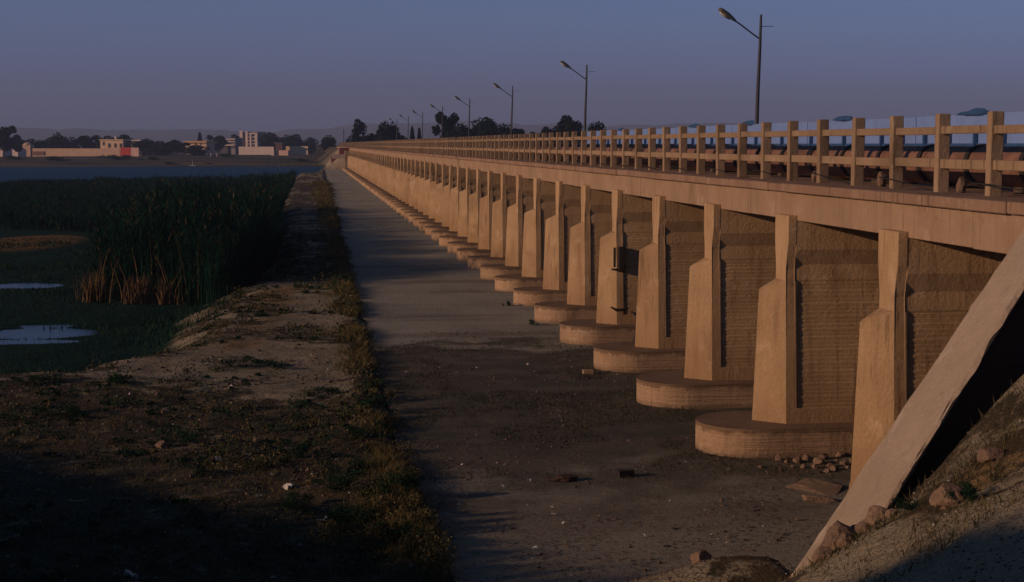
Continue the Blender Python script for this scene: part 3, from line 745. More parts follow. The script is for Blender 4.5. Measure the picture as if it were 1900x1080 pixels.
# grass and weeds on the dirt bank
n = 60000
X = rng.uniform(-13, 1.7, n); Y = 17 + 75 * rng.random(n) ** 1.7
dd = sdist(X, Y, MP); edge = xa(Y) - X
ok = (dd > -1.0) & (edge > .0)
pr_ = .20 + .9 * (vegmask(X, Y) > .4) + .9 * np.exp(-(edge / .45) ** 2) + .5 * (Y < 36) * (vnoise(X, Y, 3.5, 47, 3) > -.1)
ok &= rng.random(n) < pr_ * .7
X, Y = X[ok], Y[ok]
parts = []
idx = np.repeat(np.arange(len(X)), 3); XX = X[idx] + rng.normal(0, .05, len(idx)); YY = Y[idx] + rng.normal(0, .05, len(idx))
V, Fq = blades(np.c_[XX, YY, terrain(XX, YY) - .01], rng.uniform(.02, .08, len(idx)), np.interp(YY, [17, 90], [.012, .04]), rng.uniform(.2, 1.3, len(idx)), 2)
tag(npmesh('bank_grass', V, Fq, SCRUB), 'sparse dry olive grass on the dirt bank', 'grass', kind='stuff')
# low scrub cushions
def cushions(X, Y, rad, nleaf, lsize, squash=.85):
    n = len(X); idx = np.repeat(np.arange(n), nleaf)
    d = rng.normal(size=(len(idx), 3)); d /= np.linalg.norm(d, axis=1)[:, None]; d[:, 2] = np.abs(d[:, 2])
    rr_ = rad[idx] * rng.random(len(idx)) ** .35
    P_ = np.c_[X[idx], Y[idx], terrain(X[idx], Y[idx])] + d * rr_[:, None] * np.array([1, 1, squash])
    return leaves(P_, lsize, asp=.45)
for mat_, seed_, lab_ in ((SCRUBG, 71, 'low dark green scrub cushions over the bank'), (SCRUB, 72, 'low olive brown scrub cushions over the bank')):
    n = 3600; X = rng.uniform(-12, 1.6, n); Y = 18.5 + 75 * rng.random(n) ** 1.9
    ok = (sdist(X, Y, MP) > -.6) & (xa(Y) - X > .05) & (rng.random(n) < vegmask(X, Y) * 1.1) & (vnoise(X, Y, 1.9, seed_, 3) > -.05)
    X, Y = X[ok], Y[ok]; rad = .07 + .36 * rng.random(len(X)) ** 2 * np.interp(Y, [18, 80], [.9, 1.5])
    V, Fq = cushions(X, Y, rad, 46, np.full(len(X) * 46, .026) * np.interp(np.repeat(Y, 46), [18, 60], [.8, 2.2]))
    tag(npmesh('scrub_cushions', V, Fq, mat_), lab_, 'scrub', kind='stuff')
n = 5200; Y = 20 + 200 * rng.random(n) ** 1.7; X = xa(Y) - .02 - np.abs(rng.normal(0, .30, n)) * (1 + Y / 120)
ok = (vnoise(X, Y, 2.0, 91, 3) > -.02); X, Y = X[ok], Y[ok]; idx = np.repeat(np.arange(len(X)), 12)
XX = X[idx] + rng.normal(0, .07, len(idx)) * (1 + Y[idx] / 90); YY = Y[idx] + rng.normal(0, .10, len(idx)) * (1 + Y[idx] / 40)
V, Fq = blades(np.c_[XX, YY, terrain(XX, YY) - .01], rng.uniform(.05, .20, len(idx)) * (1 + YY / 160), np.interp(YY, [17, 220], [.010, .07]), rng.uniform(.2, 1.4, len(idx)), 2)
tag(npmesh('edge_grass', V, Fq, leafmat('straw_grass', (.17, .135, .055), (.27, .20, .085), (.07, .075, .035), .35)), 'golden dry grass fringe along the edge of the apron', 'grass', kind='stuff')
# weeds on the apron
# weeds on the apron
n = 26000
X = rng.uniform(1.4, 8.0, n); Y = 24 + 20 * rng.random(n)
ok = (vnoise(X, Y, 2.2, 48, 4) > .0) & (rng.random(n) < sstep(44, 39, Y) * sstep(23, 27, Y) * .8)
X, Y = X[ok], Y[ok]
V, Fq = blades(np.c_[X, Y, np.zeros(len(X))], rng.uniform(.02, .075, len(X)), np.full(len(X), .016), rng.uniform(.3, 1.6, len(X)), 2)
tag(npmesh('apron_weeds', V, Fq, leafmat('weed', (.034, .036, .015), (.055, .05, .022))), 'tiny green weeds over the soil on the apron', 'weeds', kind='stuff')
n = 9000; X = rng.uniform(-16, -9.5, n); Y = rng.uniform(4, 30, n); tall = .25 + .5 * (vnoise(X, Y, 1.5, 55, 3) > .1)  # out-of-view scrub, added to roughen the edge of the levee's shadow
V, Fq = blades(np.c_[X, Y, terrain(X, Y) - .02], rng.uniform(.4, 1.0, n) * tall, np.full(n, .05), rng.uniform(.1, .7, n), 2)
tag(npmesh('unseen_levee_scrub', V, Fq, SCRUB), 'unseen dry scrub added on the levee to fray its shadow', 'grass', kind='stuff')
# gravel
def gravel(name, X, Y, Z, s, lab, mat=GRAV):
    n = len(X); oct_ = np.array([(1, 0, 0), (0, 1, 0), (-1, 0, 0), (0, -1, 0), (0, 0, 1), (0, 0, -1)], float)
    fc_ = np.array([(0, 1, 4), (1, 2, 4), (2, 3, 4), (3, 0, 4), (1, 0, 5), (2, 1, 5), (3, 2, 5), (0, 3, 5)])
    r = rng.uniform(.5, 1.3, (n, 6, 1)); a = rng.uniform(0, 6.28, n); ca, sa = np.cos(a), np.sin(a)
    v = oct_[None] * r * s[:, None, None] * np.array([1, .8, .55]); vx = v[..., 0] * ca[:, None] - v[..., 1] * sa[:, None]; vy = v[..., 0] * sa[:, None] + v[..., 1] * ca[:, None]
    V = np.stack([vx + X[:, None], vy + Y[:, None], v[..., 2] + Z[:, None]], -1).reshape(-1, 3)
    Fq = (fc_[None] + (np.arange(n) * 6)[:, None, None]).reshape(-1, 3)
    tag(npmesh(name, V, Fq, mat), lab, 'gravel', kind='stuff')
n = 26000; X = rng.uniform(1.5, 8.2, n); Y = 17 + 28 * rng.random(n) ** 1.1
ok = rng.random(n) < .25 + .75 * (vnoise(X, Y, 1.5, 50, 3) > 0); X, Y = X[ok], Y[ok]
gravel('gravel', X, Y, np.maximum(terrain(X, Y), 0) + .003, rng.uniform(.006, .022, len(X)) * (1 + 1.8 * (rng.random(len(X)) > .96)), 'small stones and litter strewn over the apron soil')
n = 15000; X = rng.uniform(-9, 1.6, n); Y = 19 + 30 * rng.random(n) ** 1.2; ok = (sdist(X, Y, MP) > 0) & (rng.random(n) < .3 + .7 * (vnoise(X, Y, 2.2, 51, 3) > .05)); X, Y = X[ok], Y[ok]
gravel('gravel', X, Y, terrain(X, Y) + .003, rng.uniform(.010, .036, len(X)) * (1 + 2.0 * (rng.random(len(X)) > .93)), 'small stones strewn over the dirt bank')
n = 5000; X = rng.uniform(3, 9, n); Y = rng.uniform(9.5, 19, n); zt = terrain(X, Y); ok = zt > .12; X, Y, zt = X[ok], Y[ok], zt[ok]
gravel('gravel', X, Y, zt, rng.uniform(.006, .028, len(X)), 'crumbly stones on the earth slope by the wing wall')
n = 7000; X = rng.uniform(4.5, 9, n); Y = rng.uniform(13, 17.5, n); zt = terrain(X, Y)
ok = (zt > .2) & (rng.random(n) < .12 + .88 * ((vnoise(X, Y, .8, 53, 3) > .02) & (zt > .5 + (17.5 - Y) * .2))); X, Y, zt = X[ok], Y[ok], zt[ok]
V, Fq = blades(np.c_[X, Y, zt], rng.uniform(.03, .13, len(X)), np.full(len(X), .012), rng.uniform(.2, 1.2, len(X)), 2)
tag(npmesh('slope_grass', V, Fq, SCRUB), 'thin dry grass on the earth slope by the wing wall', 'grass', kind='stuff')

# rocks
def rock_mesh(seed, sub=3, rough=.35):
    bm = bmesh.new(); bmesh.ops.create_icosphere(bm, subdivisions=sub, radius=1)
    off = Vector((seed * 7.3, seed * 3.1, 0))
    for v in bm.verts:
        p = v.co.normalized()
        d = 1 + rough * mnoise.noise(p * 1.1 + off) + rough * .5 * mnoise.noise(p * 2.7 + off)+ rough * .2 * mnoise.noise(p * 7 + off)
        c_ = p * d; q = .80
        for ax in (Vector((1, .2, .1)), Vector((-.3, 1, .4)), Vector((.1, -.5, 1)), Vector((-1, -.3, .5)), Vector((.6, -.8, -.2))):
            a_ = ax.normalized(); t = c_.dot(a_)
            if t > q: c_ -= a_ * (t - q)
        v.co = c_
    me = bpy.data.meshes.new('rock'); bm.to_mesh(me); bm.free(); return me
RM = [rock_mesh(i) for i in range(6)]
for r_ in RM: r_.materials.append(STONE)
nr = 0
def rock(px, py, size, lab, Y=None, Z=None, group=None, name='rock', zlift=0, mat=None):
    global nr
    p = at(px, py, Y=Y) if Y else at(px, py, Z=Z)
    if Y is None or Z is not None:
        pass
    zt_ = tz(p.x, p.y) if p.x < 8 else p.z
    zt_ = max(zt_, 0 if (1.6 < p.x < 8 and p.y > 19) else -9)
    if Z is not None and Z > 1: zt_ = Z
    o = link(name, RM[nr % 6], None, None, (p.x, p.y, zt_ + size[2] * .4 + zlift)); nr += 1
    o.scale = size; o.rotation_euler = (random.uniform(-.2, .2), random.uniform(-.2, .2), random.uniform(0, 6.28))
    if mat:
        o.material_slots[0].link = 'OBJECT'; o.material_slots[0].material = mat
    tag(o, lab, 'rock', group); return o
rock(1765, 948, (.20, .16, .13), 'large tan rock left of the green shrub on the slope', Y=14.2)
rock(1838, 905, (.15, .14, .09), 'round tan rock right of and above the green shrub', Y=14.8)
rock(1562, 1008, (.34, .20, .20), 'big crumbling tan boulder at the foot of the wing wall', Y=15.75)
rock(1632, 988, (.16, .14, .12), 'smaller rock right of the crumbling boulder at the wing wall foot', Y=15.5)
rock(1300, 1052, (.13, .11, .10), 'rounded pale stone alone on the dirt mound at bottom centre right', Y=18.4)
rock(1520, 930, (.30, .13, .06), 'flat pale stone lying left of the wing wall foot', Z=0)
rock(1444, 853, (.06, .05, .07), 'leftmost small pale stone beside the nearest round footing', Z=0)
rub = [(1480, 858, .08), (1497, 852, .07), (1519, 860, .09), (1512, 868, .05), (1540, 866, .05), (1552, 858, .05), (1565, 862, .06), (1535, 876, .05), (1490, 868, .045), (1575, 870, .05), (1580, 856, .045), (1470, 866, .03)]
rub += [(1590, 850, .07), (1505, 846, .06), (1528, 852, .08), (1548, 872, .06), (1460, 858, .04), (1410, 868, .035), (1560, 848, .07)]
for i, (px, py, s) in enumerate(rub):
    s *= 1.25
    rock(px, py, (s, s * .8, s * .7), 'broken stone in the rubble between the nearest footing and the wing wall', Z=0, group='rubble beside the nearest footing')
for i, (px, py, s) in enumerate(((1545, 985, .13), (1575, 975, .12), (1590, 1015, .14), (1548, 1025, .16), (1612, 968, .10), (1605, 1040, .12), (1635, 962, .08), (1570, 1045, .13), (1528, 1040, .12), (1655, 955, .07))):
    rock(px, py, (s, s * .8, s * .75), 'crumbly stone in the rubble heap at the foot of the wing wall', Y=15.9 - i * .07, group='rubble heap at the wing wall foot')
for px, py, s, lab in ((308, 770, .14, 'brown rock at left on the dark bank'), (392, 768, .10, 'tan rock right of the brown one on the dark bank'), (476, 823, .09, 'bright pale stone upright on the dark bank'),
                       (300, 835, .16, 'long low pale stone on the dark bank'), (200, 720, .08, 'white stone at the near edge of the sandy strip'),
                       (860, 950, .03, 'small stone on the apron by the bush shadows'), (1338, 930, .04, 'pale pebble on the apron left of the flat stone')):
    rock(px, py, (s, s * .75, s * .55), lab, Z=0)
# rubble slab
p = at(1512, 905, Z=0); o = link('broken_slab', rock_mesh(40, 4, .5), CONC_FOOT, None, (p.x, p.y, .0)); o.scale = (.42, .48, .06); o.rotation_euler = (.03, -.03, .35); tag(o, 'broken concrete slab lying behind the flat pale stone', 'slab')
o = MB().box(-.12, .12, -.08, .08, 0, .1, .01).build('concrete_block', CONC, None, at(1091, 694, Z=0)); tag(o, 'small pale concrete block left of the third round footing', 'block')
# stones and cable on the bridge ledge
for px, py, s, lab in ((1636, 345, .12, 'upright pale stone behind the railing left of the third post from the right'), (1784, 355, .11, 'pale stone behind the railing between the last two posts'), (1512, 334, .10, 'pale stone leaning on the fifth post from the right')):
    p = at(px, py, X=9.05)
    o = link('kerb_stone', RM[nr % 6], None, None, (9.05, p.y, 4.575 + s * .8)); nr += 1; o.scale = (s * .7, s * .6, s * 1.2); tag(o, lab, 'rock')
pts = []
yy = 19.0
while yy < 60:
    pts.append((8.70 + (.36 if int((yy - 19) / 1.77) % 2 else 0) + .05 * math.sin(yy * 2.1), yy, 4.60 + .12 * abs(math.sin(yy * .85)) + .02)); yy += .3
tag(MB().tube(pts, .010, 5).build('cable', STRAP, smooth=True), 'black cable winding between the railing posts', 'cable')

# fittings on piers
def pier_y(k): return YC0 + SP * k
bx = empty('steel_box', (7.95, pier_y(4) - .5, 2.7)); tag(bx, 'narrow dark steel box hung beside the fifth pier from the right', 'metal box')
y4 = pier_y(4)
b1 = at(1147, 458, Y=y4 - .45); b2 = at(1157, 497, Y=y4 - .45); L4 = -Vector(bx.location)
MB().box(b1.x, b2.x, y4 - .55, y4 - .36, b2.z, b1.z, .01).build('case', DARKMET, bx, L4)
MB().box(b1.x - .12, b1.x - .07, y4 - .50, y4 - .42, b2.z + .02, b1.z - .02).build('guide_bar', DARKMET, bx, L4)
MB().box(b1.x - .16, b2.x + .03, y4 - .56, y4 - .36, b2.z - .06, b2.z - .02).build('shelf', DARKMET, bx, L4)
q = at(1150, 573, Y=y4 - .6)
o = MB().tube([(q.x - .24, y4 - .58, q.z + .05), (q.x - .1, y4 - .60, q.z - .03), (q.x + .08, y4 - .60, q.z - .03), (q.x + .24, y4 - .58, q.z + .02)], [.02, .045, .045, .02], 6).build('iron_hook', DARKMET)
tag(o, 'dark bent iron bracket low on the fifth pier from the right', 'bracket')
q = at(1190, 634, Y=pier_y(3) - .3)
o = link('black_sack', RM[2], None, None, (q.x - .02, pier_y(3) + .15, .60)); o.scale = (.10, .12, .2); o.material_slots[0].link = 'OBJECT'; o.material_slots[0].material = STRAP
tag(o, 'small black sack on the footing at the fourth pier from the right', 'sack')
kb = 13; q = at(874, 425, Y=pier_y(kb) - .5)
o = MB().box(q.x - .22, q.x + .22, pier_y(kb) - .62, pier_y(kb) - .55, q.z - .85, q.z + .65, .02).build('blue_sheet', BLUETARP); tag(o, 'blue sheet hanging on a pier in the middle distance', 'sheet')
for px, py, lab in ((948, 568, 'dark clump of weed at the fifth round footing tip'), (990, 603, 'dark clump of weed at the fourth round footing tip')):
    weeds_later = globals().setdefault('weeds_later', []); weeds_later.append((px, py, lab))

# shrubs ------------------------------------------------------------
def bush_mesh(seed, n=1500, mat=SCRUB):
    r = np.random.default_rng(seed); pts_ = []
    for _ in range(7):
        c_ = np.r_[r.normal(0, .42, 2), r.uniform(.18, .62)]; s = r.uniform(.22, .42)
        d = r.normal(size=(n // 7, 3)); d /= np.linalg.norm(d, axis=1)[:, None]
        pts_.append(c_ + d * (s * r.random((n // 7, 1)) ** .4) * np.array([1, 1, .8]))
    P_ = np.concatenate(pts_); P_ = P_[P_[:, 2] > 0]
    v, f_ = leaves(P_, np.full(len(P_), .045), asp=.4)
    tw = blades(np.c_[r.normal(0, .15, (40, 2)), np.zeros(40)], r.uniform(.3, .8, 40), np.full(40, .02), r.uniform(.3, 1.2, 40), 3)
    V_, F_ = join([(v, f_), tw]); return npmesh('bush', V_, F_, mat, link_it=False)
BM = [bush_mesh(i) for i in range(4)]; BG = [bush_mesh(10 + i, mat=SCRUBG) for i in range(3)]
bushes = [(770, 1020, .5, .42, 0, 'olive bush just left of the orange lit corner bush'), (728, 945, .45, .4, 0, 'brown lit bush on the bank edge between the green brown and the olive one'), (690, 930, .5, .35, 0, 'brown bush inland of the bank edge row'), (610, 985, .5, .3, 0, 'brown bush beyond the white paper scrap'), (668, 800, .4, .3, 1, 'small green bush inland of the dry tan one'), (680, 750, .4, .28, 1, 'green bush inland of the two small edge bushes'), (655, 640, .4, .25, 0, 'small dry bush beside the bare path'), (640, 560, .4, .3, 0, 'far dry bush on the apron edge by the bare path'),
  (712, 728, .55, .42, 0, 'olive bush on the bank edge casting the longest shadow on the apron'), (700, 700, .4, .3, 0, 'small olive bush just behind the long shadowed one'),
          (722, 762, .4, .3, 0, 'small brown bush in front of the long shadowed one'), (688, 660, .35, .24, 0, 'tiny bush farther along the apron edge'),
          (735, 905, .55, .4, 1, 'green brown bush at the apron edge above the widest dark shadow'), (760, 870, .4, .3, 0, 'small dry bush just behind the green brown one at the apron edge'),
          (650, 870, .5, .35, 1, 'green bush left of the dry tan bush on the bank'), (700, 822, .55, .3, 0, 'dry tan bush in a sandy patch at the bank edge'),
          (620, 900, .5, .32, 1, 'green bush between dark weeds in the lower bank'), (770, 960, .5, .42, 0, 'olive bush above the corner bush at the apron edge'),
          (800, 1045, .55, .42, 0, 'orange lit bush at the lower corner of the bank'), (740, 990, .55, .35, 1, 'green bush left of the olive one near the bottom edge'),
          (700, 1000, .5, .3, 0, 'low olive bush among green ones near the bottom edge'), (640, 960, .6, .3, 1, 'spreading green bush at the rim of the deep shadow'),
          (560, 930, .5, .28, 1, 'low green bush at left rim of the deep shadow'), (480, 855, .45, .25, 0, 'low dry bush in the middle of the dark bank'),
          (545, 835, .4, .25, 1, 'small green bush behind the pale stones on the bank'), (440, 672, .9, .30, 1, 'wide dark green bush on the sandy strip'), (500, 668, .8, .28, 1, 'dark green bush right of the wide one on the sandy strip'),
          (590, 720, .7, .28, 1, 'dark low bush at the right end of the sandy strip'), (340, 810, .5, .25, 1, 'small dark bush left on the bank'), (120, 760, .6, .3, 1, 'dark bush at far left of the bank'),
          (230, 700, .6, .25, 1, 'low bush left on the near edge of the sandy strip'), (60, 700, .7, .3, 1, 'leftmost dark bush by the marsh edge')]
for i, (px, py, s, h_, gkind, lab) in enumerate(bushes):
    p = at(px, py + 8, Z=.1); me = (BG if gkind else BM)[i % 3]
    o = link('bush', me, None, None, (p.x, p.y, tz(p.x, p.y) - .03)); o.scale = (s * .9, s * .9, h_ * 1.1); o.rotation_euler = (0, 0, i * 1.7); tag(o, lab, 'bush')
p = at(1808, 940, Y=13.9); o = link('bush', BG[0], None, None, (p.x, 13.9, tz(p.x, 13.9) - .01)); o.scale = (.20, .20, .25); tag(o, 'round green shrub beside the tan rocks on the right slope', 'bush')
p = at(1690, 968, Y=15.0); o = link('bush', BG[1], None, None, (p.x, 15.0, tz(p.x, 15.0) - .01)); o.scale = (.28, .28, .13); tag(o, 'low spreading green plant right of the wing wall foot', 'bush')

for i, (px, py, lab) in enumerate(weeds_later):
    p = at(px, py, Z=0); o = link('bush', BG[i], None, None, (p.x, p.y, -.01)); o.scale = (.22, .22, .22); tag(o, lab, 'bush')
# scraps of litter
for i, (px, py, s, lab) in enumerate(((981, 888, .05, 'bright white scrap left of the dark cloth on the apron'), (932, 898, .03, 'tiny white scrap left of the brightest one'), (1026, 938, .035, 'white scrap in front of the dark cloth'),
        (1030, 950, .04, 'torn white strip in front of the dark cloth'), (1045, 966, .025, 'tiny white scrap near the torn strip'), (992, 1014, .04, 'white scrap at lower middle of the apron'), (1196, 990, .03, 'white scrap at lower right of the apron'),
        (1094, 1078, .03, 'white scrap at the bottom edge of the picture'), (600, 970, .10, 'white paper scrap at the rim of the deep shadow'), (535, 903, .13, 'pale blue plastic bag on the dark bank'), (405, 855, .09, 'white scrap beside the pale stones on the dark bank'),
        (240, 1072, .16, 'rounded pale object in the shadow at bottom left'), (645, 733, .06, 'white scrap left of the bushes on the bank'), (450, 556, .12, 'white litter lying at the marsh edge'))):
    p = at(px, py, Z=.05); bm = bmesh.new()
    s *= .55 if s > .045 else .8
    bmesh.ops.create_grid(bm, x_segments=4, y_segments=4, size=s)
    for v in bm.verts: v.co.z = abs(mnoise.noise(v.co * 14 + Vector((i, 0, 0)))) * s * 1.6 + .01
    bmesh.ops.solidify(bm, geom=bm.faces[:], thickness=.004)
    me = bpy.data.meshes.new('scrap'); bm.to_mesh(me); bm.free()
    zz_ = max(tz(p.x, p.y), 0 if p.x > 1.6 else -9)
    o = link('litter_scrap', me, WHITE_L, None, (p.x, p.y, zz_ + .01)); o.rotation_euler = (.5, .1, i * 1.3); tag(o, lab, 'litter')
# dark cloth and box on the apron
def lump(px, py, s, name, lab, cat, mat):
    p = at(px, py, Z=0); o = link(name, rock_mesh(nr + px, 3, .6), mat, None, (p.x, p.y, s[2] * .5)); o.scale = s; o.rotation_euler = (0, 0, .3); tag(o, lab, cat); return o
lump(1048, 893, (.24, .12, .07), 'crumpled_cloth', 'dark brown crumpled cloth on the apron', 'cloth', plain('brown_cloth', (.09, .05, .035), .9))
o = MB().box(-.14, .14, -.1, .1, 0, .11, .015, .02).build('dark_box', DARKMET, None, at(1160, 884, Z=0)); o.rotation_euler = (0, 0, .2); tag(o, 'small black box on the apron right of the brown cloth', 'box')

# ------------------------------------------------------------------ trees
def tree_mesh(seed, kind, n):
    r = np.random.default_rng(seed); pts_ = []
    if kind == 'conifer':
        t = r.random(n); rad = .22 * (1 - t) ** .7 * r.random(n) ** .4; a = r.uniform(0, 6.28, n)
        P_ = np.c_[rad * np.cos(a), rad * np.sin(a), .08 + .92 * t]; P_ += r.normal(0, .012, P_.shape)
    else:
        nb = 20 if kind == 'round' else 14
        for _ in range(nb):
            if kind == 'round': a = r.uniform(0, 6.28); q = r.uniform(0, .30); c_ = np.array([q * math.cos(a), q * math.sin(a), r.uniform(.22, .78) - q * .25]); s = r.uniform(.13, .24)
            else: a = r.uniform(0, 6.28); q = r.uniform(.0, .36); c_ = np.array([q * math.cos(a), q * math.sin(a), r.uniform(.25, .86)]); s = r.uniform(.10, .20)
            d = r.normal(size=(n // nb, 3)); d /= np.linalg.norm(d, axis=1)[:, None]
            pts_.append(c_ + d * (s * r.random((n // nb, 1)) ** .35))
        P_ = np.concatenate(pts_)
    v, f_ = leaves(P_, np.full(len(P_), .042), asp=.7)
    return v, f_
def trunk_mesh(seed, kind):
    r = random.Random(seed); mb = MB(); mb.tube([(0, 0, 0), (.01, 0, .25), (.0, .01, .5), (.01, 0, .8)], [.035, .027, .018, .006], 7)
    if kind != 'conifer':
        for _ in range(5):
            a = r.uniform(0, 6.28); z_ = r.uniform(.2, .5); mb.tube([(0, 0, z_), (.12 * math.cos(a), .12 * math.sin(a), z_ + .14), (.24 * math.cos(a), .24 * math.sin(a), z_ + .3)], [.016, .011, .004], 5)
    return mb.mesh('trunk')
TV = {}
def tree_var(kind, v, mat):
    key = (kind, v, mat.name)
    if key not in TV:
        vv, ff = tree_mesh(v * 13 + len(kind), kind, 2600); TV[key] = (npmesh('crown', vv, ff, mat, link_it=False), trunk_mesh(v, kind)); TV[key][1].materials.append(BARK)
    return TV[key]
trees = [ # px centre, px width, py top, py base, depth, kind, label
 (6, 46, 236, 276, 640, 'loose', 'dark tree at the left edge above the compound wall'), (58, 44, 256, 280, 720, 'round', 'low dark tree between the left edge tree and the tall pair'),
 (30, 30, 250, 278, 720, 'loose', 'small dark tree right of the left edge tree'), (108, 30, 247, 280, 720, 'round', 'left one of the tall dark pair behind the compound wall'), (135, 26, 252, 280, 724, 'round', 'right one of the tall dark pair behind the compound wall'),
 (84, 34, 258, 280, 735, 'round', 'low round tree left of the tall dark pair'), (163, 34, 252, 280, 730, 'loose', 'dark tree just left of the cream house'), (198, 40, 250, 280, 745, 'round', 'dark tree behind the left of the cream house'),
 (228, 40, 250, 280, 745, 'loose', 'dark tree behind the right of the cream house'), (272, 40, 258, 288, 700, 'round', 'dark tree at the right end of the compound wall'), (300, 44, 260, 290, 690, 'round', 'broad dark tree right of the compound wall'),
 (328, 40, 260, 290, 700, 'loose', 'dark tree just left below the orange roofed house'), (250, 30, 262, 288, 735, 'loose', 'dark tree behind the red gate'), (371, 15, 247, 268, 770, 'conifer', 'slim dark conifer above the orange roofed house'),
 (362, 40, 268, 286, 690, 'round', 'low dark bush tree below the orange roofed house'), (403, 28, 252, 276, 790, 'loose', 'dark tree right of the orange roofed house'), (432, 20, 252, 274, 830, 'loose', 'small tree between the villas and the white block'),
 (503, 40, 244, 274, 800, 'round', 'large dark tree right of the white block'), (535, 36, 251, 275, 800, 'round', 'dark tree right of the largest one behind the white wall'), (552, 28, 252, 275, 815, 'loose', 'dark tree behind the right end of the white wall'),
 (576, 28, 253, 276, 800, 'round', 'dark tree just beyond the right end of the white wall'), (609, 30, 251, 276, 640, 'round', 'lone dark tree left of the bridge end'),
 (662, 24, 226, 268, 450, 'loose', 'tall narrow tree just right of the bridge end'), (690, 44, 246, 268, 455, 'round', 'low tree between the narrow tree and the round one'), (722, 52, 226, 268, 440, 'round', 'big round dark tree behind the far railing'),
 (765, 14, 236, 264, 430, 'conifer', 'left of two thin conifers behind the railing'), (778, 12, 238, 264, 432, 'conifer', 'right of two thin conifers behind the railing'),
 (828, 40, 211, 262, 400, 'loose', 'leaning ragged tree by the fourth street lamp'), (862, 50, 226, 262, 398, 'round', 'dense dark tree left of the highest crown behind the bridge'), (898, 50, 215, 262, 395, 'round', 'highest dark crown right of the third street lamp pole'),
 (938, 54, 231, 262, 392, 'round', 'low dense tree behind the third street lamp'), (1008, 40, 232, 260, 380, 'round', 'low tree left of the pointed crown behind the bridge'), (1046, 46, 214, 260, 378, 'loose', 'pointed dark crown left of the second street lamp'),
 (1070, 30, 226, 260, 376, 'round', 'small dark tree touching the second street lamp'), (880, 60, 236, 262, 401, 'round', 'low dark tree between the dense one and the highest crown'), (920, 50, 235, 262, 399, 'round', 'low dark tree just right of the highest crown'), (955, 34, 239, 262, 394, 'loose', 'last low tree of the mass behind the third street lamp'),
 (985, 34, 242, 260, 388, 'round', 'lowest tree between the third and second street lamps'), (1028, 44, 239, 260, 382, 'round', 'broad low tree at the left foot of the pointed crown'), (838, 44, 238, 262, 405, 'round', 'low tree below the leaning ragged one'),
 (676, 40, 250, 268, 460, 'round', 'low bushy tree right of the narrow tree at the bridge end'), (1106, 28, 223, 256, 370, 'round', 'rightmost small dark tree behind the railing')]
for i, (px, wpx, yt, yb, D, kind, lab) in enumerate(trees):
    p = at(px, yb, Y=D); zg_ = tz(p.x, p.y) if p.x < 4 else p.z - 3
    ztop = at(px, yt, Y=D).z; hgt = ztop - zg_; wid = wpx * D / FP
    root = empty('conifer' if kind == 'conifer' else 'tree', (p.x, p.y, zg_), i * 1.1)
    cm, tm_ = tree_var(kind, i % 3, TREEM if i % 4 else TREEM2)
    rr = .40 if kind == 'conifer' else .62
    k_ = ztop and hgt / (1.0 if kind == 'conifer' else .95); s = wid / rr
    c_ = link('crown', cm, None, root); c_.scale = (s, s, k_); t_ = link('trunk', tm_, None, root); t_.scale = (k_ * .8, k_ * .8, k_ * .8)
    tag(root, lab, 'tree', 'dark trees beyond the river and bridge')

# ------------------------------------------------------------------ far bank buildings
def wallmat(name, c): return plain(name, c, .9, .1, var=.15, sc_=.6)
CREAM = wallmat('cream_plaster', (.68, .50, .33)); TAN = wallmat('tan_plaster', (.56, .40, .29)); WHT = wallmat('white_plaster', (.66, .56, .50)); ORG = wallmat('orange_plaster', (.60, .36, .18))
REDP = wallmat('red_paint', (.50, .07, .045)); DKW = plain('dark_window', (.035, .03, .035), .3); PINK = wallmat('pink_plaster', (.66, .45, .38)); GREYR = wallmat('grey_roof', (.12, .11, .10))
def bld(name, lab, cat, D, px0, px1): 
    p = at((px0 + px1) / 2, 285, Y=D); z_ = tz(p.x, D); o = empty(name, (p.x, D, z_)); tag(o, lab, cat); o['_'] = 0; del o['_']; return o
def pbox(root, name, mat, px0, px1, py0, py1, D, dep, ground=False, dy=0):
    a_ = at(px0, py0, Y=D + dy); b_ = at(px1, py1, Y=D + dy); z0_ = root.location.z - .5 if ground else b_.z
    return MB().box(a_.x, b_.x, D + dy, D + dy + dep, z0_, a_.z).build(name, mat, root, -Vector(root.location))
def windows(root, px_list, py0, py1, D, mat=DKW, wpx=4, par=None):
    for px in px_list:
        a_ = at(px, py0, Y=D); b_ = at(px + wpx, py1, Y=D)
        fr = MB().box(a_.x - .06, b_.x + .06, D - .10, D + .1, b_.z - .06, a_.z + .06).build('window', WHT, root, -Vector(root.location))
        MB().box(a_.x, b_.x, D - .13, D - .105, b_.z, a_.z).build('pane', mat, fr)
b = bld('compound_wall', 'long tan compound wall with a red gate on the far bank', 'wall', 690, 36, 265)
pbox(b, 'wall_run', TAN, 38, 228, 275.5, 290, 690, .4, True); pbox(b, 'end_panel', PINK, 249, 265, 274, 289, 690, .4, True)
pbox(b, 'gate', REDP, 229, 248, 273.5, 290, 690, .4, True, .05); pbox(b, 'low_brown_panel', wallmat('brown_stain', (.20, .12, .09)), 52, 76, 281, 288, 690, .3, False, -.35)
b = bld('low_shed', 'low pink shed with a white gable at the left edge', 'shed', 686, 0, 36)
pbox(b, 'wall', PINK, -14, 23, 277, 290, 686, 5, True); pbox(b, 'gable_wall', WHT, 23.5, 36, 277, 291, 685.5, 6, True)
a0 = at(23.5, 277, Y=685.5); b0 = at(36, 277, Y=685.5)
MB().prism([(a0.x, a0.z), (b0.x, a0.z), ((a0.x + b0.x) / 2, a0.z + .6)], 'y', 685.45, 691).build('roof', PINK, b, -Vector(b.location))
b = bld('cream_house', 'cream two storey house with dark openings behind the compound wall', 'house', 705, 183, 262)
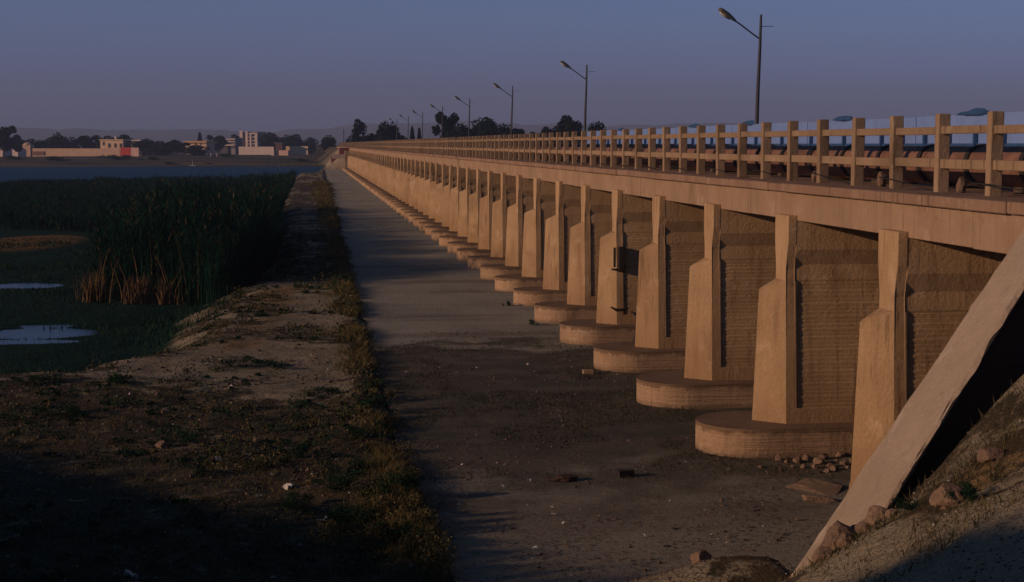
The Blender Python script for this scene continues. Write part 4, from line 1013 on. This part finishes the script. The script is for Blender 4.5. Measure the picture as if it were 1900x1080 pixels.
pbox(b, 'wall', CREAM, 183, 229, 260, 275, 705, 10, True); pbox(b, 'side_wing', GREYR, 229.5, 262, 262, 275, 707, 8, True); pbox(b, 'parapet', CREAM, 181, 230, 258.5, 260.5, 704.6, 11)
windows(b, [199, 211, 222], 266, 274, 705, wpx=5); windows(b, [188], 263, 270, 705, wpx=4); pbox(b, 'roof_tank', WHT, 206, 209, 252, 258.3, 708, 1); pbox(b, 'white_eave', WHT, 243, 262, 259.5, 261.5, 706, 9)
b = bld('domed_hut', 'small tan domed hut peeping over the compound wall', 'hut', 700, 40, 58)
pbox(b, 'wall', TAN, 41, 57, 269, 276, 700, 3, True)
p = at(49, 269, Y=701.5); bm = bmesh.new(); bmesh.ops.create_uvsphere(bm, u_segments=14, v_segments=8, radius=1.9)
me = bpy.data.meshes.new('dome'); bm.to_mesh(me); bm.free(); o = link('dome', me, TAN, b, p - Vector(b.location)); o.scale = (1, 1, .6)
b = bld('edge_house', 'pale house half hidden by the tree at the left edge', 'house', 655, 0, 8)
pbox(b, 'wall', WHT, -20, 6, 262, 278, 655, 6, True); pbox(b, 'upper_floor', CREAM, -20, 3, 245, 261.8, 656, 5); windows(b, [-4], 250, 256, 656, wpx=3)
b = bld('orange_house', 'low orange roofed house above the dark trees', 'house', 760, 342, 385)
pbox(b, 'wall', CREAM, 343, 384, 265, 270, 760, 8, True); pbox(b, 'roof', ORG, 341, 386, 261.5, 265, 759, 10); windows(b, [350, 362, 372], 266.2, 269, 760, wpx=3)
b = bld('villa', 'grey white villa with open balconies left of the white block', 'house', 810, 408, 436)
pbox(b, 'wall', wallmat('grey_plaster', (.30, .27, .26)), 420, 434, 256, 270, 812, 8, True); pbox(b, 'terrace', GREYR, 407, 421, 264, 270, 811, 8, True)
for py in (258, 262.5, 268): pbox(b, 'balcony', WHT, 418, 436, py, py + 1.4, 810.5, 1.2)
pbox(b, 'terrace_wall', WHT, 405, 436, 269, 270.4, 809, .4)
b = bld('white_block', 'tall white three storey block with pale vertical piers', 'apartment block', 860, 445, 480)
pbox(b, 'wall', wallmat('shaded_plaster', (.34, .25, .21)), 446, 479, 245, 270, 860, 10, True)
for q0, q1, yt in ((445, 451, 242.5), (456.5, 461, 243.5), (465, 468, 249), (475, 479.5, 247.5)): pbox(b, 'pilaster', WHT, q0, q1, yt, 271, 859, 1.0, True)
for py in (247, 253.5, 260, 266): pbox(b, 'floor_band', WHT, 461, 475, py, py + 1.8, 859.3, .7)
windows(b, [452, 469.5], 249.5, 252.5, 859.9, wpx=3.5); windows(b, [452, 469.5], 256, 259, 859.9, wpx=3.5); windows(b, [452, 469.5], 262.5, 265.5, 859.9, wpx=3.5)
b = bld('white_wall', 'long white garden wall below the white block', 'wall', 780, 440, 572)
pbox(b, 'panel', WHT, 440, 508, 272.3, 277, 780, .4, True); pbox(b, 'panel', CREAM, 526, 571, 271.5, 277, 781, .4, True)
b = bld('gatehouse', 'small brown gatehouse with a white roof frame in the white wall', 'gatehouse', 772, 509, 526)
pbox(b, 'wall', wallmat('brown_plaster', (.14, .08, .07)), 511, 524, 267, 278, 772, 4, True); pbox(b, 'roof', GREYR, 508.5, 526, 264.5, 266.8, 771.5, 5)
b = bld('white_sheds', 'low white sheds in front of the gatehouse', 'shed', 730, 502, 535)
pbox(b, 'small_shed', WHT, 502, 508, 278.5, 286, 730, 3, True); pbox(b, 'long_shed', PINK, 517, 535, 279, 284, 730, 4, True); pbox(b, 'door', DKW, 509.5, 515, 279, 286, 730.4, 2, True)
b = bld('bank_hut', 'grey tent shaped hut on the bank left of the bridge end', 'hut', 560, 582, 606)
a0 = at(581, 285, Y=560); b0 = at(608, 285, Y=560); tp = at(594, 270, Y=560).z
MB().prism([(a0.x, b.location.z - .5), (b0.x, b.location.z - .5), (b0.x - .3, b.location.z + 1.0), ((a0.x + b0.x) / 2, tp), (a0.x + .3, b.location.z + 1.0)], 'y', 560, 568).build('shell', GREYR, b, -Vector(b.location))
for o in C.objects:                       # the town stands askew to the river, its fronts turned to the low sun
    if o.type == 'EMPTY' and o.name.split('.')[0] in ('compound_wall', 'low_shed', 'cream_house', 'orange_house', 'villa', 'white_block', 'white_wall', 'gatehouse', 'white_sheds', 'edge_house', 'domed_hut'):
        o.rotation_euler.z = R(-24); o.scale = (1.07, 1.0, 1.0)
# bushes on the far bank
for i, (px, py, D, s, lab) in enumerate(((295, 299, 520, 5, 'dark bush on the far bank left of centre'), (320, 306, 472, 3.5, 'dark bush at the waterline of the far bank'), (388, 306, 474, 2.0, 'small dark bush at the waterline right of the white boat'), (430, 293, 600, 6, 'wide low bush below the white wall'),
        (110, 300, 500, 6, 'bush on the far bank below the compound wall'), (215, 297, 540, 7, 'long dark bush below the red gate'), (245, 294, 600, 5, 'dark bush in front of the red gate'), (30, 297, 540, 5, 'bush at far left of the far bank'), (560, 303, 490, 4, 'bush on the far bank left of the bridge end'))):
    p = at(px, py, Y=D); o = link('bush', BG[i % 3], None, None, (p.x, D, tz(p.x, D) - .1)); o.scale = (s, s * .6, s * .34); tag(o, lab, 'bush')
bt = empty('small_boat', at(357, 309, Z=-1.03)); tag(bt, 'small white boat on the river near the far bank', 'boat')
MB().prism([(-.7, .0), (.7, 0), (1.0, .35), (-1.0, .35)], 'y', -.3, .3, .03).build('hull', WHITE_L, bt); MB().tube([(0, 0, .3), (.1, 0, 1.6)], .06, 6).build('mast', WHITE_L, bt)
for px, py, lab in ((391, 270, 'left one of two small white posts on the far bank'), (402, 270, 'right one of two small white posts on the far bank')):
    p = at(px, py, Y=650); z_ = tz(p.x, 650); MBp = MB().box(-.25, .25, -.25, .25, 0, 1.6, .05).build('marker_post', WHT, None, (p.x, 650, z_)); tag(MBp, lab, 'post')
# thin pole at the bridge end
p = at(638, 262, Y=520); o = MB().tube([(0, 0, -4), (0, 0, at(636, 240, Y=520).z - p.z)], .12, 6).build('utility_pole', STEEL_DK, None, p); tag(o, 'thin far utility pole above the bridge end', 'pole')

# ------------------------------------------------------------------ haze
hz = MB().box(-6400, 6900, -500, 7200, -6, 190).build('haze', None)
hm = bpy.data.materials.new('haze'); hm.use_nodes = True; hn = hm.node_tree; hn.nodes.clear()
ho = hn.nodes.new('ShaderNodeOutputMaterial'); hv = hn.nodes.new('ShaderNodeVolumePrincipled')
hv.inputs['Color'].default_value = (.50, .66, 1.0, 1); hv.inputs['Density'].default_value = .00025; hv.inputs['Anisotropy'].default_value = 0.0
hn.links.new(hv.outputs['Volume'], ho.inputs['Volume']); hz.data.materials.append(hm)
tag(hz, 'thin blue evening haze', kind='stuff')
